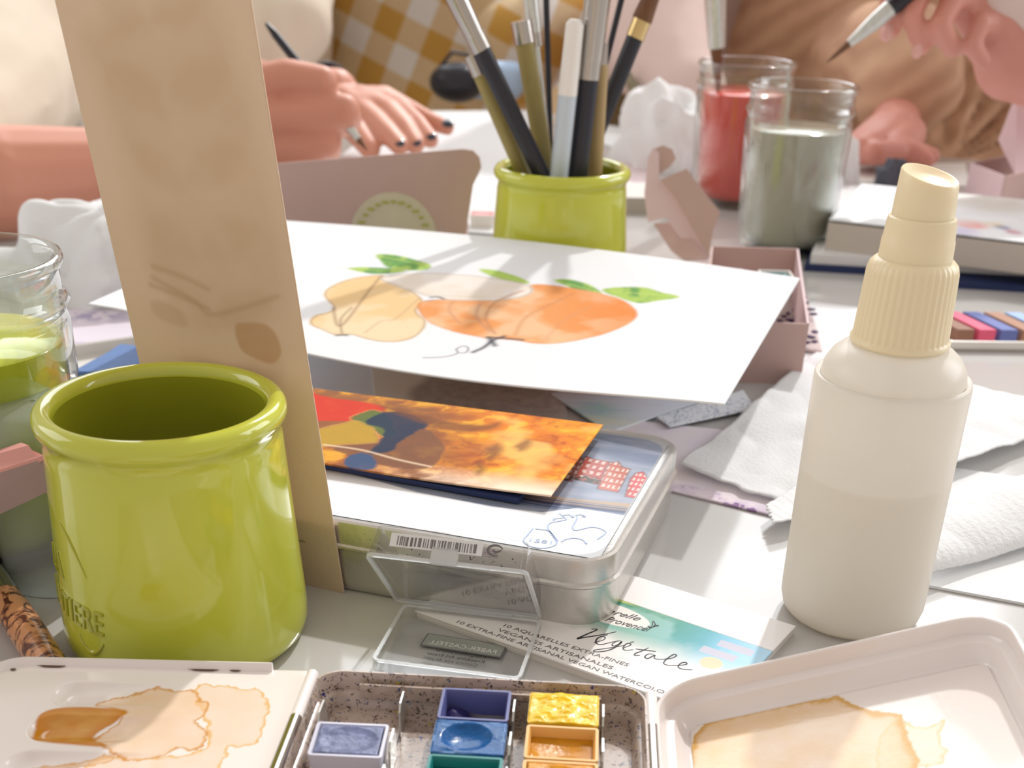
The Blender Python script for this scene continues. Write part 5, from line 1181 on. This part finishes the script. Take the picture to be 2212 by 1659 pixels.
# ---- person 1: cream shirt, painting with the right hand, left hand flat on the paper
T1 = np.array([-.445, 1.86, 0])
pA = thing('person', 'person in a cream shirt painting with a fine brush, dark nails on the flat hand', 'person', (T1[0], T1[1], -.33))
shR, shL = np.array([-.60, 1.80, .30]), np.array([-.30, 1.80, .30])
elL = Y(530, 195, 1.42)
elR = Y(-190, 395, .86); wrR = Y(410, 325, .925)
PY = .93
rh = [[(elR, .041), (Y(0, 400, .855), .038), (Y(220, 380, .885), .031), (wrR, .026), (Y(500, 270, .945), .026)]]
knk = [[(Y(520, 190, PY), .0135), (Y(620, 166, PY), .0120), (Y(695, 178, PY), .0112), (Y(700, 200, PY+.018), .0100), (Y(640, 205, PY+.028), .0095)],
       [(Y(520, 252, PY-.002), .0135), (Y(650, 248, PY-.004), .0125), (Y(742, 240, PY-.002), .0118), (Y(750, 262, PY+.018), .0105), (Y(690, 262, PY+.028), .0095)],
       [(Y(520, 318, PY), .0128), (Y(640, 316, PY), .0116), (Y(706, 306, PY), .0108), (Y(710, 322, PY+.018), .0095), (Y(650, 320, PY+.028), .0090)],
       [(Y(520, 372, PY), .0115), (Y(620, 372, PY), .0100), (Y(672, 366, PY), .0092), (Y(664, 372, PY+.014), .0085)],
       [(Y(480, 225, PY+.012), .0145), (Y(590, 205, PY+.026), .0115), (Y(665, 200, PY+.030), .0100)]]
lw_ = Y(722, 205, 1.20)
lh_ = [[(shL, .05), (elL, .034), (Y(610, 215, 1.32), .030), (Y(680, 208, 1.25), .026), (lw_, .023)]]
pz_ = Y(775, 225, 1.175)
fing = [[(pz_+[-.012, 0, 0], .016), (Y(810, 262, 1.14), .0098), (Y(838, 290, 1.12), .0088), (Y(862, 316, 1.105), .0076)],
        [(pz_+[0, .004, 0], .016), (Y(838, 240, 1.155), .0098), (Y(872, 275, 1.13), .0088), (Y(898, 314, 1.11), .0076)],
        [(pz_+[.012, .01, 0], .015), (Y(862, 232, 1.165), .0094), (Y(902, 268, 1.14), .0084), (Y(930, 302, 1.12), .0073)],
        [(pz_+[.02, .018, 0], .014), (Y(890, 240, 1.18), .0085), (Y(930, 262, 1.165), .0078), (Y(966, 276, 1.155), .0066)],
        [(pz_+[-.02, 0, -.004], .014), (Y(770, 285, 1.13), .0105), (Y(800, 322, 1.11), .0090)]]
palmL = [(pz_+np.array([.004, .008, 0]), (.030, .034, .014))]
palmR = [(Y(500, 275, PY+.012), (.030, .018, .036))]
torso = [(T1+[0, 0, .05], (.155, .095, .24)), (T1+[0, 0, .26], (.165, .09, .10)), (T1+[0, 0, -.2], (.17, .12, .16))]
chains = rh+knk+lh_+fing+[[(shR, .055), (Y(60, -60, 1.45), .052), (Y(-30, 185, 1.08), .048), (Y(-130, 300, .95), .044), (elR, .041)], [(T1+[0, 0, .28], .055), (T1+[0, -.01, .40], .048)]]
bodyA = fuse('body', capsules(chains, torso+palmL+palmR+head(T1+[0, -.03, .49])), mat('tan_skin', (.60, .27, .185), .5, sss=.12, bump=.08, bscale=300, vary=.14, vscale=9), pA, .0022, 4)  # one tan skin tone with slight noise over the whole body
fuse('shirt', capsules([[(shR, .08), (Y(60, -60, 1.45), .10), (Y(40, 50, 1.28), .085), (Y(-30, 185, 1.08), .070), (Y(-125, 285, .965), .066), (Y(-165, 335, .915), .060)], [(shL, .07), (Y(600, -20, 1.55), .07), (Y(620, 60, 1.48), .055), (elL, .042)]], [(T1+[0, 0, .05], (.180, .12, .27)), (T1+[0, 0, .25], (.20, .11, .10)), (T1+[0, 0, -.2], (.19, .14, .16))]), M['linen_cream'], pA, .007, 8, fold(3, .020, (14, 9, 2)))
fuse('hair', capsules([], [(T1+[0, .008, .525], (.088, .098, .105)), (T1+[0, .045, .46], (.085, .06, .12))]), M['hair'], pA, .008, 4)
for f_ in fing[:4]:
    tip = f_[-1][0]; d = tip-f_[-2][0]; nail(tip+np.array([0, -.002, .004]), (.0070, .0050, .0022), basis(d, (0, -.6, 1)), M['nail'], bodyA)
nail(knk[1][3][0]+np.array([-.012, -.011, 0]), (.0055, .0014, .0045), np.eye(3), M['nail_pink'], bodyA)
MB().rings([[lw_+np.array([-.006, .012, 0])+.0255*(math.cos(t)*np.array([.85, .3, -.3])+math.sin(t)*np.array([.2, .1, 1]))+k*np.array([.2, -.9, -.05]) for t in np.linspace(0, 2*PI, 30)[:-1]] for k in (0, .008)]).build('bracelet', M['black'], pA, smooth=True)
a_, b_ = Y(575, 50, PY+.020), Y(640, 132, PY+.012); d = b_-a_; br_ = thing('paintbrush', 'fine black brush held by the person in the cream shirt', 'paintbrush', b_+d*1.2)
MB().tube([a_, a_+d*.3, a_+d*2.4], [.0012, .0028, .0036], 12).build('handle', M['black'], br_, smooth=True)
MB().tube([a_+d*2.4, a_+d*3.1], [.0038, .0026], 12).build('ferrule', M['steel'], br_, smooth=True); MB().tube([a_+d*3.1, a_+d*3.4], [.0025, .0004], 10).build('bristles', M['bristle'], br_, smooth=True)
# ---- person 2 : mustard gingham
T2 = np.array([-.115, 2.08, -.02])
pB = thing('person', 'person in a mustard and white gingham shirt seated at the far table edge', 'person', (T2[0], T2[1], -.35))
el2 = Y(1226, 40, 2.0)
bodyB = fuse('body', capsules([[(T2+[.17, 0, .26], .05), (T2+[.22, -.05, .12], .042), (el2, .026)], [(el2, .026), (el2+[.02, .05, .16], .022), (el2+[.03, .03, .24], .02)], [(T2+[-.18, 0, .26], .05), (T2+[-.2, -.02, .02], .04)], [(T2+[0, 0, .28], .055), (T2+[0, -.01, .40], .048)]], [(T2+[0, 0, .05], (.15, .09, .24))]+head(T2+[0, -.03, .49])), M['skin_b'], pB, .005, 5)
fuse('gingham_shirt', capsules([[(T2+[.17, 0, .24], .07), (T2+[.185, -.10, .10], .066), (T2+[.10, -.24, .045], .064)], [(T2+[-.18, 0, .26], .065), (T2+[-.2, -.02, .0], .06)]], [(T2+[-.02, -.05, .05], (.20, .16, .27)), (T2+[0, 0, .22], (.2, .11, .1))]), M['gingham'], pB, .007, 8, fold(5, .010, (8, 5, 3)))
fuse('hair', capsules([], [(T2+[0, .008, .525], (.088, .098, .105)), (T2+[0, .045, .46], (.085, .06, .12))]), M['hair'], pB, .008, 4)
# ---- person 3 : pale pink linen
T3 = np.array([.222, 1.82, 0])
pC = thing('person', 'person in pale pink linen with a patterned hem leaning on the far table edge', 'person', (T3[0], T3[1], -.35))
bodyC = fuse('body', capsules([[(T3+[.11, 0, .27], .045), (T3+[.11, .03, .02], .038)], [(T3+[-.08, 0, .27], .045), (T3+[-.08, .0, .02], .038)], [(T3+[0, 0, .28], .055), (T3+[0, -.01, .40], .048)]], [(T3+[0, 0, .05], (.13, .08, .24))]+head(T3+[0, -.03, .49])), M['skin_b'], pC, .005, 5)
s_a, s_b, s_c = Y(1390, -40, 1.55), Y(1420, 90, 1.47), Y(1480, 205, 1.38)
fuse('linen_top', capsules([[(T3+[.11, .01, .26], .055), (T3+[.11, .03, .0], .054)], [(T3+[-.09, .01, .26], .055), (T3+[-.09, .01, .0], .054)], [(T3+[.0, 0, .26], .08), (s_a, .066), (s_b, .064), (s_c, .044)]], [(T3+[.01, 0, .03], (.115, .10, .27)), (T3+[0, 0, .24], (.16, .1, .1))]), M['linen_pink'], pC, .006, 8, fold(9, .008, (12, 8, 3)))
MB().tube([Y(1352, 160, 1.385), Y(1385, 215, 1.350), Y(1430, 258, 1.330), Y(1500, 292, 1.315)], [.006, .008, .008, .006], 10, flat=.6).build('patterned_hem', mat('olive_embroidery', (.22, .19, .12), .9, vary=.7, vscale=260), pC, smooth=True)
fuse('hair', capsules([], [(T3+[0, .008, .525], (.088, .098, .105)), (T3+[0, .045, .46], (.085, .06, .12))]), M['hair'], pC, .008, 4)
MB().box(Y(1345, 225, 1.56)+np.array([0, .05, -.01]), (.12, .04, .10)).build('skirt', mat('olive_brown_cloth', (.20, .145, .07), .9), pC)
# ---- person 4 : brown ribbed top, hand with brush
T4 = np.array([.555, 1.66, -.03])
pD = thing('person', 'person in a ribbed tan brown top holding a pointed brush over the table', 'person', (T4[0], T4[1], -.35))
HY = .95
w4 = Y(2190, 130, HY+.01); arm4 = [[(w4, .027), (Y(2360, 160, HY+.03), .032), (np.array([.74, 1.12, .19]), .038), (T4+[.20, -.05, .30], .048)]]
hand4 = [[(w4, .026), (Y(2150, 50, HY), .022), (Y(2110, -20, HY), .022)],
         [(Y(2060, -60, HY), .012), (Y(1970, -62, HY-.005), .0086), (Y(1922, -8, HY-.012), .0074), (Y(1926, 62, HY-.014), .0066)],
         [(Y(2090, -35, HY-.004), .012), (Y(2000, -38, HY-.016), .0086), (Y(1968, 30, HY-.026), .0074), (Y(1992, 98, HY-.022), .0066)],
         [(Y(2120, 0, HY-.006), .011), (Y(2062, -6, HY-.024), .0082), (Y(2030, 52, HY-.032), .0072), (Y(2056, 106, HY-.026), .0064)],
         [(Y(2160, 60, HY-.004), .010), (Y(2118, 50, HY-.024), .0076), (Y(2098, 96, HY-.030), .0066), (Y(2122, 132, HY-.024), .0060)],
         [(Y(2100, -30, HY-.01), .013), (Y(2010, -70, HY-.03), .0100), (Y(1945, -40, HY-.038), .0086)]]
o4 = Y(1895, 318, 1.19)
rest4 = [[(o4+[.02, .02, .012], .020), (Y(1850, 325, 1.165), .0125), (Y(1890, 330, 1.14), .0105), (Y(1940, 328, 1.15), .0095)],
         [(o4+[.03, .02, .008], .018), (Y(1930, 318, 1.16), .0115), (Y(1968, 328, 1.155), .0100), (Y(2000, 345, 1.15), .0080)],
         [(o4+[.02, .02, .012], .018), (Y(1900, 305, 1.17), .0115), (Y(1862, 318, 1.15), .0100)],
         [(o4+[.03, .02, .008], .016), (Y(1965, 322, 1.18), .0090), (Y(2012, 338, 1.17), .0076)],
         [(o4+[.01, .02, .012], .018), (Y(1852, 308, 1.18), .0105), (Y(1842, 330, 1.17), .0085)],
         [(o4+[.02, .02, .012], .020), (o4+[.04, .12, .035], .028), (T4+[-.16, -.10, .06], .036), (T4+[-.18, 0, .26], .045)]]
bodyD = fuse('body', capsules(arm4+hand4+rest4+[[(T4+[0, 0, .28], .055), (T4+[0, -.01, .40], .048)]], [(T4+[0, 0, .05], (.15, .09, .24))]+head(T4+[0, -.03, .49])), mat('rosy_skin', (.64, .28, .22), .45, sss=.12, bump=.08, bscale=300, vary=.16, vscale=12), pD, .0022, 4)
PV = Y(2060, 345, 1.47)
def d4(P):
    a = np.arctan2(P[:, 2]-PV[2]+.01, P[:, 0]-PV[0]); r = np.hypot(P[:, 2]-PV[2], P[:, 0]-PV[0]); front = np.clip((1.70-P[:, 1])/.12, 0, 1)
    f = 0
    for a0, w, amp in ((math.radians(95), .05, -.014), (math.radians(62), .05, -.012), (math.radians(44), .05, -.018), (math.radians(25), .07, -.02), (math.radians(128), .16, .010), (math.radians(75), .09, .008), (math.radians(33), .07, .010)):
        f = f+amp*np.exp(-((a-a0)/w)**2)
    return f*front*np.clip(r/.06, 0, 1)+.005*(fbm(P[:, 0]*14, P[:, 2]*6, 3)-.5)
fuse('ribbed_top', capsules([[(T4+[-.18, 0, .26], .062), (T4+[-.18, -.08, .06], .066), (o4+[.05, .14, .05], .056), (o4+[.035, .075, .035], .044)], [(T4+[.20, 0, .27], .06), (T4+[.25, -.05, .30], .058)]], [(T4+[-.035, -.02, .04], (.285, .125, .29)), (T4+[0, 0, .24], (.21, .1, .1)), (T4+[-.01, -.03, -.08], (.30, .15, .2))]), M['brown_knit'], pD, .006, 6, d4)
fuse('hair', capsules([], [(T4+[0, .008, .525], (.088, .098, .105)), (T4+[0, .045, .46], (.085, .06, .12))]), M['hair'], pD, .008, 4)
fuse('sleeve', capsules([[(Y(2150, -20, HY), .026), (Y(2260, 20, HY+.015), .038), (np.array([.72, 1.14, .24]), .05), (T4+[.20, -.05, .30], .062)]]), M['linen_pink'], pD, .004, 5, fold(4, .003))
for (c, u) in ((hand4[1][-1][0], (-.7, -1, 0)), (hand4[2][-1][0], (-1, -.6, -.3))):
    nail(np.array(c)+np.array([-.004, -.004, -.002]), (.0062, .0048, .0022), basis((0, -.1, -1), u), M['nail_pink'], bodyD)
a_, b_ = Y(1785, 136, HY-.03), Y(1950, -4, HY-.026); d = b_-a_
br_ = thing('paintbrush', 'silver ferruled pointed brush in the raised hand at the upper right', 'paintbrush', a_)
MB().tube([a_, a_+d*.10, a_+d*.30], [.0003, .0014, .0024], 12).build('bristles', M['bristle'], br_, smooth=True)
MB().tube([a_+d*.30, a_+d*.62, a_+d*.84], [.0026, .0052, .0058], 16).build('ferrule', M['steel'], br_, smooth=True)
MB().tube([a_+d*.84, a_+d*1.2, a_+d*2.0, a_+d*3.2], [.0056, .0062, .0050, .0026], 14).build('handle', M['black'], br_, smooth=True)
eye_w = mat('eye_white', (.85, .83, .80), .15, vary=0); iris = mat('brown_iris', (.05, .025, .012), .1, vary=0); lip = mat('lips', (.50, .16, .14), .4)
for T_, b_ in ((T1, bodyA), (T2, bodyB), (T3, bodyC), (T4, bodyD)):
    hc = T_+np.array([0, -.03, .49])
    for sx in (-1, 1):
        e_ = MB().ball(hc+np.array([sx*.031, -.0775, .008]), (.0135, .010, .0085), 16, 10).build('eye', eye_w, b_, smooth=True)
        MB().ball(hc+np.array([sx*.031, -.0858, .0075]), (.0058, .0035, .0058), 14, 8).build('iris', iris, b_, smooth=True)
        MB().tube([hc+np.array([sx*.031+sx*t*.017, -.0865+.012*abs(t)**2, .030-.004*t*t]) for t in (-1, -.3, .3, 1)], [.0012, .0026, .0026, .0010], 8).build('eyebrow', M['hair'], b_, smooth=True)
    MB().ball(hc+np.array([0, -.0835, -.052]), (.021, .008, .0065), 16, 8).build('mouth', lip, b_, smooth=True)
for q_ in (pA, pB, pC, pD): q_['group'] = 'people painting around the table'
